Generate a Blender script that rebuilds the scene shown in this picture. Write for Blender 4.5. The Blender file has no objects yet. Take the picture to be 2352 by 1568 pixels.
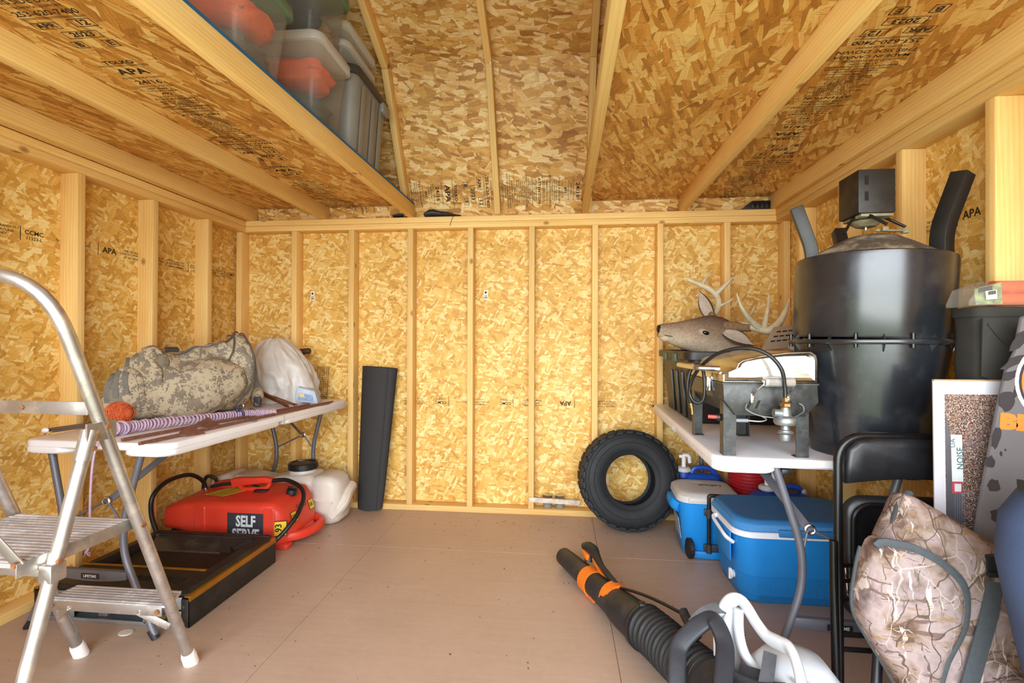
import bpy, bmesh, math, random
from mathutils import Vector, Matrix
import numpy as np
C = bpy.context.scene
COL = C.collection
PI = math.pi
random.seed(7)

# ------------------------------------------------------------------ camera, world, light, exposure
cam = bpy.data.cameras.new('camera')
cam.sensor_width = 36.0
cam.lens = 36.0 * 1115.44 / 2352
cam.clip_start = 0.02
cam_ob = bpy.data.objects.new('camera', cam)
COL.objects.link(cam_ob)
def cam_axes(yaw, pit, rol):
    c, s = math.cos(yaw), math.sin(yaw); A = Matrix(((c, -s, 0), (s, c, 0), (0, 0, 1)))
    c, s = math.cos(pit), math.sin(pit); B = Matrix(((1, 0, 0), (0, c, s), (0, -s, c)))
    c, s = math.cos(rol), math.sin(rol); D = Matrix(((c, 0, s), (0, 1, 0), (-s, 0, c)))
    return D @ B @ A
_R = cam_axes(-.1007, .005, .0037)
_M = Matrix((_R[0], _R[2], -_R[1])).transposed().to_4x4()
_M.translation = (2.2201, -3.1424, 1.1048)
cam_ob.matrix_world = _M
C.camera = cam_ob

vs = C.view_settings
vs.view_transform = 'Standard'; vs.look = 'None'; vs.gamma = 1.0; vs.use_curve_mapping = False
vs.exposure = 1.06
try:
    C.cycles.diffuse_bounces = 6; C.cycles.max_bounces = 14; C.cycles.glossy_bounces = 4
    C.cycles.transmission_bounces = 8; C.cycles.transparent_max_bounces = 16
    C.cycles.caustics_reflective = False; C.cycles.caustics_refractive = False
    C.cycles.sample_clamp_indirect = 6.0; C.cycles.blur_glossy = 0.6
except Exception:
    pass

W = bpy.data.worlds.new('daylight'); C.world = W; W.use_nodes = True
nt = W.node_tree; nt.nodes.clear()
sky = nt.nodes.new('ShaderNodeTexSky'); sky.sky_type = 'NISHITA'; sky.sun_disc = False
sky.sun_elevation = math.radians(48); sky.sun_rotation = math.radians(20); sky.dust_density = 4.0; sky.ozone_density = 1.0
bg = nt.nodes.new('ShaderNodeBackground'); bg.inputs[1].default_value = 0.42
hs = nt.nodes.new('ShaderNodeHueSaturation'); hs.inputs['Saturation'].default_value = 0.40
wo = nt.nodes.new('ShaderNodeOutputWorld')
nt.links.new(sky.outputs[0], hs.inputs['Color']); nt.links.new(hs.outputs[0], bg.inputs[0]); nt.links.new(bg.outputs[0], wo.inputs[0])

def area(name, loc, target, sx, sy, power, col=(1, 1, 1), portal=False):
    l = bpy.data.lights.new(name, 'AREA'); l.shape = 'RECTANGLE'; l.size = sx; l.size_y = sy; l.energy = power; l.color = col
    o = bpy.data.objects.new(name, l); COL.objects.link(o); o.location = loc
    o.rotation_euler = (Vector(target) - Vector(loc)).to_track_quat('-Z', 'Y').to_euler()
    if portal:
        l.cycles.is_portal = True
    return o
area('door_daylight', (1.95, -4.9, 1.45), (1.9, 0, 1.3), 4.2, 2.7, 150, (0.90, 0.96, 1.0))

# ------------------------------------------------------------------ materials
MATS = {}
def L(h):      # '#rrggbb' to linear
    h = h.lstrip('#'); r = []
    for i in (0, 2, 4):
        v = int(h[i:i+2], 16) / 255
        r.append(v / 12.92 if v <= .04045 else ((v + .055) / 1.055) ** 2.4)
    return (*r, 1)
class NT:
    def __init__(s, name):
        s.m = bpy.data.materials.new(name); s.m.use_nodes = True; s.t = s.m.node_tree
        s.b = s.t.nodes['Principled BSDF']; s.o = s.t.nodes['Material Output']
    def n(s, typ, **kw):
        x = s.t.nodes.new('ShaderNode' + typ)
        for k, v in kw.items():
            if k.startswith('i_'):
                k = k[2:]; k = int(k) if k.isdigit() else k.replace('_', ' ')
                x.inputs[k].default_value = v
            else:
                setattr(x, k, v)
        return x
    def l(s, a, b): s.t.links.new(a, b)
    def math(s, op, a, b=None, c=None):
        x = s.n('Math', operation=op)
        for i, v in enumerate((a, b, c)):
            if v is None: continue
            if isinstance(v, (int, float)): x.inputs[i].default_value = v
            else: s.l(v, x.inputs[i])
        return x.outputs[0]
    def vmath(s, op, a, b=None):
        x = s.n('VectorMath', operation=op)
        for i, v in enumerate((a, b)):
            if v is None: continue
            if isinstance(v, (tuple, list)): x.inputs[i].default_value = v
            else: s.l(v, x.inputs[i])
        return x.outputs[0]
    def mix(s, fac, a, b, typ='RGBA', blend='MIX'):
        x = s.n('Mix', data_type=typ)
        if typ == 'RGBA': x.blend_type = blend
        ia, ib = {'RGBA': (6, 7), 'FLOAT': (2, 3), 'VECTOR': (4, 5)}[typ]
        for i, v in ((0, fac), (ia, a), (ib, b)):
            if isinstance(v, (int, float, tuple, list)): x.inputs[i].default_value = v
            else: s.l(v, x.inputs[i])
        return x.outputs[{'RGBA': 2, 'FLOAT': 0, 'VECTOR': 1}[typ]]
    def ramp(s, fac, stops, interp='LINEAR'):
        x = s.n('ValToRGB'); x.color_ramp.interpolation = interp
        e = x.color_ramp.elements
        while len(e) < len(stops): e.new(0.5)
        for el, (p, c) in zip(e, stops):
            el.position = p; el.color = c if len(c) == 4 else (*c, 1)
        s.l(fac, x.inputs[0]); return x.outputs[0]
    def noise(s, vec, scale, detail=2, rough=.5, dim='3D'):
        x = s.n('TexNoise', noise_dimensions=dim); x.inputs['Scale'].default_value = scale
        x.inputs['Detail'].default_value = detail; x.inputs['Roughness'].default_value = rough
        if vec is not None: s.l(vec, x.inputs['Vector'])
        return x.outputs['Fac']
    def mapping(s, vec, loc=(0, 0, 0), rot=(0, 0, 0), sc=(1, 1, 1)):
        x = s.n('Mapping'); x.inputs[1].default_value = loc; x.inputs[2].default_value = rot; x.inputs[3].default_value = sc
        s.l(vec, x.inputs[0]); return x.outputs[0]
    def obj(s): return s.n('TexCoord').outputs['Object']
    def uv(s): return s.n('TexCoord').outputs['UV']
    def bump(s, h, strength=.2, dist=.002):
        x = s.n('Bump'); x.inputs['Strength'].default_value = strength; x.inputs['Distance'].default_value = dist
        s.l(h, x.inputs['Height']); s.l(x.outputs[0], s.b.inputs['Normal'])
    def setp(s, **kw):
        for k, v in kw.items():
            i = s.b.inputs[k.replace('_', ' ')]
            if isinstance(v, (int, float, tuple)): i.default_value = v
            else: s.l(v, i)

def plain(name, col, rough=.5, metal=0, var=.12, vscale=12, bump=0, bscale=60, spec=.5, dirt=None, dscale=6, damt=.4):
    if name in MATS: return MATS[name]
    m = NT(name); o = m.obj()
    c = L(col) if isinstance(col, str) else (*col, 1)
    f = m.noise(o, vscale, 3)
    dk = tuple(x * (1 - var) for x in c[:3]) + (1,); lt = tuple(min(1, x * (1 + var)) for x in c[:3]) + (1,)
    cc = m.ramp(f, [(.3, dk), (.7, lt)])
    if dirt:
        g = m.noise(o, dscale, 5, .65)
        cc = m.mix(m.math('MULTIPLY', m.ramp(g, [(.5, (0, 0, 0)), (.72, (1, 1, 1))]), damt), cc, L(dirt))
    m.setp(Base_Color=cc, Metallic=metal, Specular_IOR_Level=spec)
    r = m.math('ADD', m.math('MULTIPLY', f, .15), rough - .075); m.setp(Roughness=r)
    if bump: m.bump(m.noise(o, bscale, 3), bump, .002)
    MATS[name] = m.m; return m.m

def osb(name, lt, md, dk, L0=.085, W0=.026, bias=None, seed=0, gloss=.55):
    m = NT(name); rnd = random.Random(seed)
    uv = m.vmath('ADD', m.uv(), m.vmath('SCALE', m.n('ObjectInfo').outputs['Random']) if False else (0, 0, 0))
    oi = m.n('ObjectInfo').outputs['Random']
    off = m.n('CombineXYZ'); m.l(m.math('MULTIPLY', oi, 37.3), off.inputs[0]); m.l(m.math('MULTIPLY', oi, 91.7), off.inputs[1])
    uv = m.vmath('ADD', m.uv(), off.outputs[0])
    wob = m.n('TexNoise', noise_dimensions='2D'); wob.inputs['Scale'].default_value = 26; wob.inputs['Detail'].default_value = 1; m.l(uv, wob.inputs['Vector'])
    w2 = m.vmath('MULTIPLY', m.vmath('SUBTRACT', wob.outputs['Color'], (.5, .5, .5)), (.005, .005, 0))
    uvw = m.vmath('ADD', uv, w2)
    P = None; T = None
    nl = 9
    for i in range(nl):
        if bias is None: a = (i * 67 + rnd.uniform(-12, 12)) % 180
        else: a = bias + rnd.gauss(0, 24)
        big = 1.3 - .95 * i / nl
        l = L0 * big * rnd.uniform(.8, 1.3); w = W0 * big * rnd.uniform(.8, 1.25)
        # mapping type TEXTURE would invert; POINT: scale, then rotate, then translate -> rotate first by nesting
        r = m.mapping(uvw, rot=(0, 0, math.radians(a)))
        q = m.mapping(r, loc=(rnd.uniform(0, 50), rnd.uniform(0, 50), 0), sc=(1 / l, 1 / w, 1))
        v = m.n('TexVoronoi', voronoi_dimensions='2D'); v.inputs['Scale'].default_value = 1; v.inputs['Randomness'].default_value = .9
        m.l(q, v.inputs['Vector'])
        d = m.vmath('ABSOLUTE', m.vmath('SUBTRACT', q, v.outputs['Position']))
        sx = m.n('SeparateXYZ'); m.l(d, sx.inputs[0])
        e = m.math('MAXIMUM', sx.outputs[0], sx.outputs[1])
        sc = m.n('SeparateColor'); m.l(v.outputs['Color'], sc.inputs[0])
        hit = m.math('MULTIPLY', m.math('LESS_THAN', e, .47), m.math('LESS_THAN', sc.outputs[0], 2 if i == 0 else .40))
        pk = m.n('CombineXYZ'); m.l(q, pk.inputs[0]) if False else None
        sq = m.n('SeparateXYZ'); m.l(q, sq.inputs[0])
        m.l(sq.outputs[0], pk.inputs[0]); m.l(m.math('MULTIPLY', sq.outputs[1], 1), pk.inputs[1]); m.l(e, pk.inputs[2])
        if P is None: P, T = pk.outputs[0], sc.outputs[1]
        else:
            P = m.mix(hit, P, pk.outputs[0], 'VECTOR'); T = m.mix(hit, T, sc.outputs[1], 'FLOAT')
    sp = m.n('SeparateXYZ'); m.l(P, sp.inputs[0])
    g = m.n('CombineXYZ'); m.l(m.math('MULTIPLY', sp.outputs[0], 1.2), g.inputs[0]); m.l(m.math('MULTIPLY', sp.outputs[1], 7.0), g.inputs[1]); m.l(m.math('MULTIPLY', T, 30), g.inputs[2])
    gr = m.noise(g.outputs[0], 1.0, 3, .6)
    big = m.noise(uv, 3.0, 2, .5, '2D')
    t = m.math('ADD', m.math('MULTIPLY', T, .85), m.math('MULTIPLY', m.math('SUBTRACT', gr, .5), .55))
    t = m.math('ADD', t, m.math('MULTIPLY', m.math('SUBTRACT', big, .5), .45))
    col = m.ramp(t, [(-.05, L(lt)), (.42, L(md)), (.72, tuple((a + b) / 2 for a, b in zip(L(md), L(dk)))), (1.0, L(dk))])
    edge = m.math('GREATER_THAN', sp.outputs[2], .435)
    col = m.mix(m.math('MULTIPLY', edge, .30), col, L(dk))
    sp2 = m.noise(uv, 85, 3, .75, '2D')
    col = m.mix(m.math('MULTIPLY', m.math('GREATER_THAN', sp2, .70), .6), col, L('#5a3413'))
    sl = m.noise(m.mapping(uvw, rot=(0, 0, math.radians(30 if bias is None else bias + 8)), sc=(16, 150, 1)), 1.0, 2, .55, '2D')
    col = m.mix(m.math('MULTIPLY', m.ramp(sl, [(.66, (0, 0, 0)), (.72, (1, 1, 1))]), .5), col, L(dk))
    m.setp(Base_Color=col, Roughness=gloss, Specular_IOR_Level=.35)
    m.bump(sp2, .12, .001)
    MATS[name] = m.m; return m.m

def lumber(name, lt, md, knot='#8a5526', rough=.6):
    m = NT(name)
    oi = m.n('ObjectInfo').outputs['Random']
    off = m.n('CombineXYZ'); m.l(m.math('MULTIPLY', oi, 53.1), off.inputs[0]); m.l(m.math('MULTIPLY', oi, 17.7), off.inputs[1])
    uv = m.vmath('ADD', m.uv(), off.outputs[0])
    # knots
    q = m.mapping(uv, sc=(2.6, 16, 1))
    v = m.n('TexVoronoi', voronoi_dimensions='2D'); v.inputs['Scale'].default_value = 1; m.l(q, v.inputs['Vector'])
    sc = m.n('SeparateColor'); m.l(v.outputs['Color'], sc.inputs[0])
    dd = m.vmath('MULTIPLY', m.vmath('SUBTRACT', q, v.outputs['Position']), (5.0, 1.2, 0))
    dl = m.n('VectorMath', operation='LENGTH'); m.l(dd, dl.inputs[0])
    has = m.math('LESS_THAN', sc.outputs[0], .14)
    kf = m.math('MULTIPLY', has, m.ramp(dl.outputs['Value'], [(.05, (1, 1, 1)), (.22, (.55, .55, .55)), (.30, (0, 0, 0))]))
    bend = m.math('MULTIPLY', has, m.ramp(dl.outputs['Value'], [(.0, (1, 1, 1)), (.9, (0, 0, 0))], 'EASE'))
    s = m.n('SeparateXYZ'); m.l(uv, s.inputs[0])
    wv = m.noise(m.mapping(uv, sc=(.9, 5, 1)), 1.0, 2, .5, '2D')
    yy = m.math('ADD', m.math('MULTIPLY', s.outputs[1], 420), m.math('ADD', m.math('MULTIPLY', wv, 14), m.math('MULTIPLY', bend, 1.6)))
    ring = m.math('ADD', m.math('MULTIPLY', m.math('SINE', yy), .5), .5)
    fine = m.noise(m.mapping(uv, sc=(6, 260, 1)), 1.0, 2, .6, '2D')
    blot = m.noise(m.mapping(uv, sc=(1.2, 9, 1)), 1.0, 3, .55, '2D')
    t = m.math('ADD', m.math('MULTIPLY', ring, .13), m.math('ADD', m.math('MULTIPLY', fine, .35), m.math('MULTIPLY', blot, .62)))
    col = m.ramp(t, [(.35, L(lt)), (.85, L(md))])
    tint = m.math('ADD', m.math('MULTIPLY', oi, .22), .89)
    hsv = m.n('HueSaturation'); m.l(col, hsv.inputs['Color']); m.l(tint, hsv.inputs['Value']); col = hsv.outputs[0]
    col = m.mix(m.math('MULTIPLY', kf, .8), col, L(knot))
    m.setp(Base_Color=col, Roughness=rough, Specular_IOR_Level=.3)
    m.bump(m.math('ADD', m.math('MULTIPLY', fine, .4), m.math('MULTIPLY', ring, .3)), .12, .001)
    MATS[name] = m.m; return m.m

# ------------------------------------------------------------------ mesh building
class MB:
    def __init__(s): s.v = []; s.f = []
    def add(s, vs_, fs, M=None):
        n = len(s.v)
        s.v += [tuple(M @ Vector(p)) if M else tuple(p) for p in vs_]
        s.f += [tuple(i + n for i in f) for f in fs]
        return s
    def join(s, o, M=None): return s.add(o.v, o.f, M)
    def box(s, c, d, M=None):
        x, y, z = d[0] / 2, d[1] / 2, d[2] / 2
        v = [(c[0] + a * x, c[1] + b * y, c[2] + e * z) for e in (-1, 1) for a, b in ((-1, -1), (1, -1), (1, 1), (-1, 1))]
        return s.add(v, [(3, 2, 1, 0), (4, 5, 6, 7), (0, 1, 5, 4), (1, 2, 6, 5), (2, 3, 7, 6), (3, 0, 4, 7)], M)
    def lohi(s, a, b, M=None): return s.box([(p + q) / 2 for p, q in zip(a, b)], [abs(q - p) for p, q in zip(a, b)], M)
    def hexa(s, lo4, hi4): return s.add(list(lo4) + list(hi4), [(3, 2, 1, 0), (4, 5, 6, 7), (0, 1, 5, 4), (1, 2, 6, 5), (2, 3, 7, 6), (3, 0, 4, 7)])
    def bar(s, p, q, w, h, up=(0, 0, 1), ext=0):
        p, q = Vector(p), Vector(q); d = (q - p).normalized(); p = p - d * ext; q = q + d * ext
        u = Vector(up); x = d.cross(u)
        if x.length < 1e-5: x = d.cross(Vector((0, 1, 0)))
        x.normalize(); z = x.cross(d).normalized(); x = x * w / 2; z = z * h / 2
        return s.hexa([p - x - z, p + x - z, p + x + z, p - x + z], [q - x - z, q + x - z, q + x + z, q - x + z])
    def loft(s, rings, caps=True, closed=False):
        n = len(rings[0]); b = len(s.v)
        for r in rings: s.v += [tuple(p) for p in r]
        m = len(rings)
        for i in range(m if closed else m - 1):
            j = (i + 1) % m
            for k in range(n):
                k2 = (k + 1) % n
                s.f.append((b + i * n + k, b + i * n + k2, b + j * n + k2, b + j * n + k))
        if caps and not closed:
            s.f.append(tuple(b + k for k in range(n))[::-1]); s.f.append(tuple(b + (m - 1) * n + k for k in range(n)))
        return s
    def tube(s, pts, r, seg=10, closed=False, caps=True, flat=None, up=None, twist=0):
        P = [Vector(p) for p in pts]; n = len(P)
        T = []
        for i in range(n):
            a = P[(i - 1) % n] if (closed or i) else P[0]; b = P[(i + 1) % n] if (closed or i < n - 1) else P[-1]
            T.append((b - a).normalized())
        u = Vector(up) if up else (Vector((0, 0, 1)) if abs(T[0].z) < .9 else Vector((0, 1, 0)))
        N = (u - T[0] * u.dot(T[0])).normalized(); rings = []
        for i in range(n):
            if i:
                if up: N = u - T[i] * u.dot(T[i])
                else: N = N - T[i] * N.dot(T[i])
                if N.length < 1e-6: N = T[i].orthogonal()
                N.normalize()
            Bn = T[i].cross(N)
            rr = r[i] if isinstance(r, (list, tuple)) else r
            ring = []
            for k in range(seg):
                a = 2 * PI * k / seg + PI / seg + twist
                if flat:
                    ca, sa = math.cos(a), math.sin(a); e = flat[2] if len(flat) > 2 else .5
                    ca = math.copysign(abs(ca) ** e, ca); sa = math.copysign(abs(sa) ** e, sa)
                    f0 = flat[0][i] if isinstance(flat[0], (list, tuple)) else flat[0]
                    f1 = flat[1][i] if isinstance(flat[1], (list, tuple)) else flat[1]
                    ring.append(P[i] + Bn * ca * f0 + N * sa * f1)
                else: ring.append(P[i] + (Bn * math.cos(a) + N * math.sin(a)) * rr)
            rings.append(ring)
        return s.loft(rings, caps, closed)
    def lathe(s, prof, seg=24, M=None, a0=0, a1=2 * PI):
        b = MB(); full = abs(a1 - a0 - 2 * PI) < 1e-6; na = seg if full else seg + 1
        for r, z in prof:
            for k in range(na):
                a = a0 + (a1 - a0) * k / seg; b.v.append((r * math.cos(a), r * math.sin(a), z))
        for i in range(len(prof) - 1):
            for k in range(seg):
                k2 = (k + 1) % na
                b.f.append((i * na + k, i * na + k2, (i + 1) * na + k2, (i + 1) * na + k))
        if full:
            if prof[0][0] > 1e-6: b.f.append(tuple(range(na))[::-1])
            if prof[-1][0] > 1e-6: b.f.append(tuple((len(prof) - 1) * na + k for k in range(na)))
        return s.join(b, M)
    def cyl(s, p, q, r, seg=16, r2=None):
        p, q = Vector(p), Vector(q); M = Matrix.Translation(p) @ (q - p).to_track_quat('Z', 'Y').to_matrix().to_4x4()
        return s.lathe([(r, 0), (r if r2 is None else r2, (q - p).length)], seg, M)
    def ball(s, c, r, seg=14, rings=9, M=None):
        r = (r, r, r) if isinstance(r, (int, float)) else r
        pr = [(math.sin(PI * i / rings), -math.cos(PI * i / rings)) for i in range(rings + 1)]
        pr[0] = (1e-4, -1); pr[-1] = (1e-4, 1)
        T = Matrix.Translation(c) @ (M or Matrix()) @ Matrix.Diagonal((*r, 1))
        return s.lathe(pr, seg, T)
    def prism(s, poly, z0, z1, M=None):
        n = len(poly)
        return s.add([(x, y, z0) for x, y in poly] + [(x, y, z1) for x, y in poly],
                     [tuple(range(n))[::-1], tuple(range(n, 2 * n))] + [(i, (i + 1) % n, n + (i + 1) % n, n + i) for i in range(n)], M)
    def torus(s, c, R, r, axis='z', seg=32, sec=8, M=None):
        pts = []
        for k in range(seg):
            a = 2 * PI * k / seg; p = {'z': (R * math.cos(a), R * math.sin(a), 0), 'y': (R * math.cos(a), 0, R * math.sin(a)), 'x': (0, R * math.cos(a), R * math.sin(a))}[axis]
            p = Vector(c) + Vector(p); pts.append(M @ p if M else p)
        return s.tube(pts, r, sec, closed=True)
    def xf(s, M):
        s.v = [tuple(M @ Vector(p)) for p in s.v]; return s

def rrect(w, h, r, n=5, cx=0, cy=0):       # rounded rectangle outline, counter-clockwise
    r = min(r, w / 2 - 1e-4, h / 2 - 1e-4); o = []
    for sx, sy, a in ((1, 1, 0), (-1, 1, 90), (-1, -1, 180), (1, -1, 270)):
        for k in range(n + 1):
            t = math.radians(a + 90 * k / n); o.append((cx + sx * (w / 2 - r) + r * math.cos(t), cy + sy * (h / 2 - r) + r * math.sin(t)))
    return o
def rbox(w, d, levels, r, n=5):            # stacked rounded rectangles: levels = [(z, inset)], inset may be (ix, iy)
    rings = []
    for lv in levels:
        z, i = lv[0], lv[1]; ix, iy = i if isinstance(i, tuple) else (i, i); rr = lv[2] if len(lv) > 2 else r
        rings.append([(x, y, z) for x, y in rrect(w - 2 * ix, d - 2 * iy, max(.002, rr), n)])
    return MB().loft(rings)
def cr(pts, n=8, closed=False):            # Catmull-Rom through points
    P = [Vector(p) for p in pts]; o = []; m = len(P)
    for i in range(m if closed else m - 1):
        if closed: a, b, c, d = P[(i - 1) % m], P[i], P[(i + 1) % m], P[(i + 2) % m]
        else: a, b, c, d = P[max(i - 1, 0)], P[i], P[i + 1], P[min(i + 2, m - 1)]
        for k in range(n):
            t = k / n
            o.append(.5 * ((2 * b) + (c - a) * t + (2 * a - 5 * b + 4 * c - d) * t * t + (3 * b - a - 3 * c + d) * t ** 3))
    if not closed: o.append(P[-1])
    return o
def fillet(pts, r, n=5):                   # polyline with rounded corners
    P = [Vector(p) for p in pts]; o = [P[0]]
    for i in range(1, len(P) - 1):
        a, b, c = P[i - 1], P[i], P[i + 1]; rr = r[i] if isinstance(r, (list, tuple)) else r
        rr = min(rr, (a - b).length * .49, (c - b).length * .49)
        p, q = b + (a - b).normalized() * rr, b + (c - b).normalized() * rr
        for k in range(n + 1):
            t = k / n; o.append(p * (1 - t) ** 2 + b * 2 * t * (1 - t) + q * t * t)
    o.append(P[-1]); return o

_tc = {}
def text_mb(s, size=.1, bold=0.0, sx=1.0, align='CENTER', spacing=1.0):   # flat lettering in the XY plane
    k = (s, size, bold, sx, align, spacing)
    if k not in _tc:
        cu = bpy.data.curves.new('lettering', 'FONT'); cu.body = s; cu.size = size; cu.offset = bold; cu.align_x = align; cu.align_y = 'CENTER'
        cu.resolution_u = 2; cu.space_character = spacing
        ob = bpy.data.objects.new('lettering', cu); me = ob.to_mesh()
        _tc[k] = ([(v.co.x * sx, v.co.y, 0) for v in me.vertices], [tuple(p.vertices) for p in me.polygons])
        ob.to_mesh_clear(); bpy.data.objects.remove(ob); bpy.data.curves.remove(cu)
    m = MB(); m.add(*_tc[k]); return m

_wm = {}
def link(name, me, parent=None):
    o = bpy.data.objects.new(name, me); COL.objects.link(o)
    if parent is not None: o.parent = parent
    return o
def mesh(name, mb, mat, inv=None, bevel=0, seg=2, smooth=35, uv=None, merge=0, mats=None, fmat=None, sub=0):
    me = bpy.data.meshes.new(name)
    vs_ = mb.v if inv is None else [tuple(inv @ Vector(p)) for p in mb.v]
    me.from_pydata(vs_, [], mb.f)
    bm = bmesh.new(); bm.from_mesh(me)
    if merge: bmesh.ops.remove_doubles(bm, verts=bm.verts, dist=merge)
    bmesh.ops.recalc_face_normals(bm, faces=bm.faces)
    if bevel:
        es = [e for e in bm.edges if len(e.link_faces) == 2 and e.calc_face_angle(0) > .5]
        bmesh.ops.bevel(bm, geom=es, offset=bevel, segments=seg, affect='EDGES', profile=.5, clamp_overlap=True)
    bm.to_mesh(me); bm.free()
    if mats:
        for m_ in mats: me.materials.append(m_)
    elif mat: me.materials.append(mat)
    if smooth:
        me.polygons.foreach_set('use_smooth', [True] * len(me.polygons)); me.set_sharp_from_angle(angle=math.radians(smooth))
    if uv: box_uv(me, uv)
    return me
def box_uv(me, mode):
    co = np.empty(len(me.vertices) * 3); me.vertices.foreach_get('co', co); co = co.reshape(-1, 3)
    ext = co.max(0) - co.min(0); lay = me.uv_layers.new(name='UVMap'); out = np.zeros(len(me.loops) * 2)
    la = int(np.argmax(ext))
    for p in me.polygons:
        a = int(np.argmax(np.abs(p.normal))); ax = [i for i in range(3) if i != a]
        if mode == 'wood':
            if la in ax: u, v = la, [i for i in ax if i != la][0]
            else: u, v = ax
            for li in p.loop_indices:
                c = co[me.loops[li].vertex_index]; out[2 * li] = c[u] + a * 3.3; out[2 * li + 1] = c[v] + a * 1.7
        else:
            for li in p.loop_indices:
                c = co[me.loops[li].vertex_index]; out[2 * li] = c[ax[0]]; out[2 * li + 1] = c[ax[1]]
    lay.data.foreach_set('uv', out)
def wm(o): return _wm.get(o.name, Matrix())
def part(name, mb, mat, parent, label=None, local=False, stuff=False, **kw):   # mb in world coordinates unless local
    M = wm(parent)
    me = mesh(name, mb, mat, None if local else M.inverted(), **kw)
    o = link(name, me, parent); _wm[o.name] = M
    if label: o['label'] = label
    if stuff: o['kind'] = 'stuff'
    return o
def thing(name, label, cat, loc=(0, 0, 0), rz=0, group=None):
    o = bpy.data.objects.new(name, None); COL.objects.link(o); o.empty_display_size = .05
    o.location = loc; o.rotation_euler = (0, 0, rz); o['label'] = label; o['category'] = cat
    if group: o['group'] = group
    _wm[o.name] = Matrix.Translation(loc) @ Matrix.Rotation(rz, 4, 'Z'); return o
def solo(name, label, cat, mb, mat, loc=None, rz=0, group=None, local=False, **kw):   # a thing that is one mesh
    if loc is None:
        a = np.array(mb.v); loc = (*((a.min(0) + a.max(0)) / 2)[:2], a[:, 2].min())
    M = Matrix.Translation(loc) @ Matrix.Rotation(rz, 4, 'Z')
    me = mesh(name, mb, mat, None if local else M.inverted(), **kw)
    o = link(name, me); o.location = loc; o.rotation_euler = (0, 0, rz); o['label'] = label; o['category'] = cat
    if group: o['group'] = group
    _wm[o.name] = M; return o
def struct(name, loc=(0, 0, 0)):
    o = bpy.data.objects.new(name, None); COL.objects.link(o); o.location = loc; o['kind'] = 'structure'; _wm[o.name] = Matrix.Translation(loc); return o
def copy_part(src, parent, loc):           # same mesh, other place
    o = src.copy(); COL.objects.link(o); o.parent = parent; o.location = loc; _wm[o.name] = wm(parent) @ Matrix.Translation(loc); return o
def dup(root, loc, rz=None, label=None, rot=None):
    r = root.copy(); COL.objects.link(r); r.location = loc
    if rz is not None: r.rotation_euler = (0, 0, rz)
    if rot is not None: r.rotation_euler = rot
    if label: r['label'] = label
    for ch in list(root.children):
        c = ch.copy(); COL.objects.link(c); c.parent = r
        for g in list(ch.children):
            d = g.copy(); COL.objects.link(d); d.parent = c
    return r
# ------------------------------------------------------------------ the room
OSBW = osb('osb_wall', '#f3da98', '#e3b55c', '#bc8537', .095, .033, None, 3)
OSBR = osb('osb_roof', '#f0d6a0', '#d9a75a', '#955f28', .16, .046, 0, 5)
OSBL = osb('osb_loft', '#e8c47a', '#d09443', '#8a521c', .18, .045, 90, 9, .45)
PINE = lumber('pine_lumber', '#eecc88', '#d8a557')
INK = plain('black_ink', '#2a1d12', .8, 0, .3, 40)
XL, XR, H = .055, 3.538, 1.945
ST = .4064

def floor_mat():
    m = NT('painted_floor'); o = m.obj()
    a = m.noise(o, 1.2, 4, .55); b = m.noise(m.mapping(o, sc=(3, 40, 1)), 1, 3, .6); c = m.noise(o, 30, 4, .7)
    t = m.math('ADD', m.math('MULTIPLY', a, .6), m.math('ADD', m.math('MULTIPLY', b, .25), m.math('MULTIPLY', c, .25)))
    col = m.ramp(t, [(.35, L('#a68e7b')), (.75, L('#bfa491'))])
    sp = m.noise(o, 130, 2, .8); col = m.mix(m.math('MULTIPLY', m.math('GREATER_THAN', sp, .74), .5), col, L('#4a3426'))
    w = m.noise(o, 9, 5, .75); col = m.mix(m.math('MULTIPLY', m.ramp(w, [(.62, (0, 0, 0)), (.75, (1, 1, 1))]), .25), col, L('#d8c4b4'))
    m.setp(Base_Color=col, Roughness=m.math('ADD', m.math('MULTIPLY', a, .25), .30), Specular_IOR_Level=.45)
    m.bump(m.math('ADD', b, m.math('MULTIPLY', c, .5)), .10, .001)
    return m.m
FLOOR = floor_mat()
fl = struct('floor', (0, 0, 0))
xs = [-.06, 1.20, 2.42, 3.65]; ys = [-3.0, -1.80, -.58, .1]
n = 0
for i in range(3):
    for j in range(3):
        part('floor_panel', MB().lohi((xs[i] + .0008, ys[j] + .0008, -.018), (xs[i + 1] - .0008, ys[j + 1] - .0008, 0)), FLOOR, fl, bevel=.0008, seg=1, smooth=0)
part('subfloor', MB().lohi((-.07, -3.02, -.06), (3.66, .12, -.0185)), PINE, fl, smooth=0, uv='wood')

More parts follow.
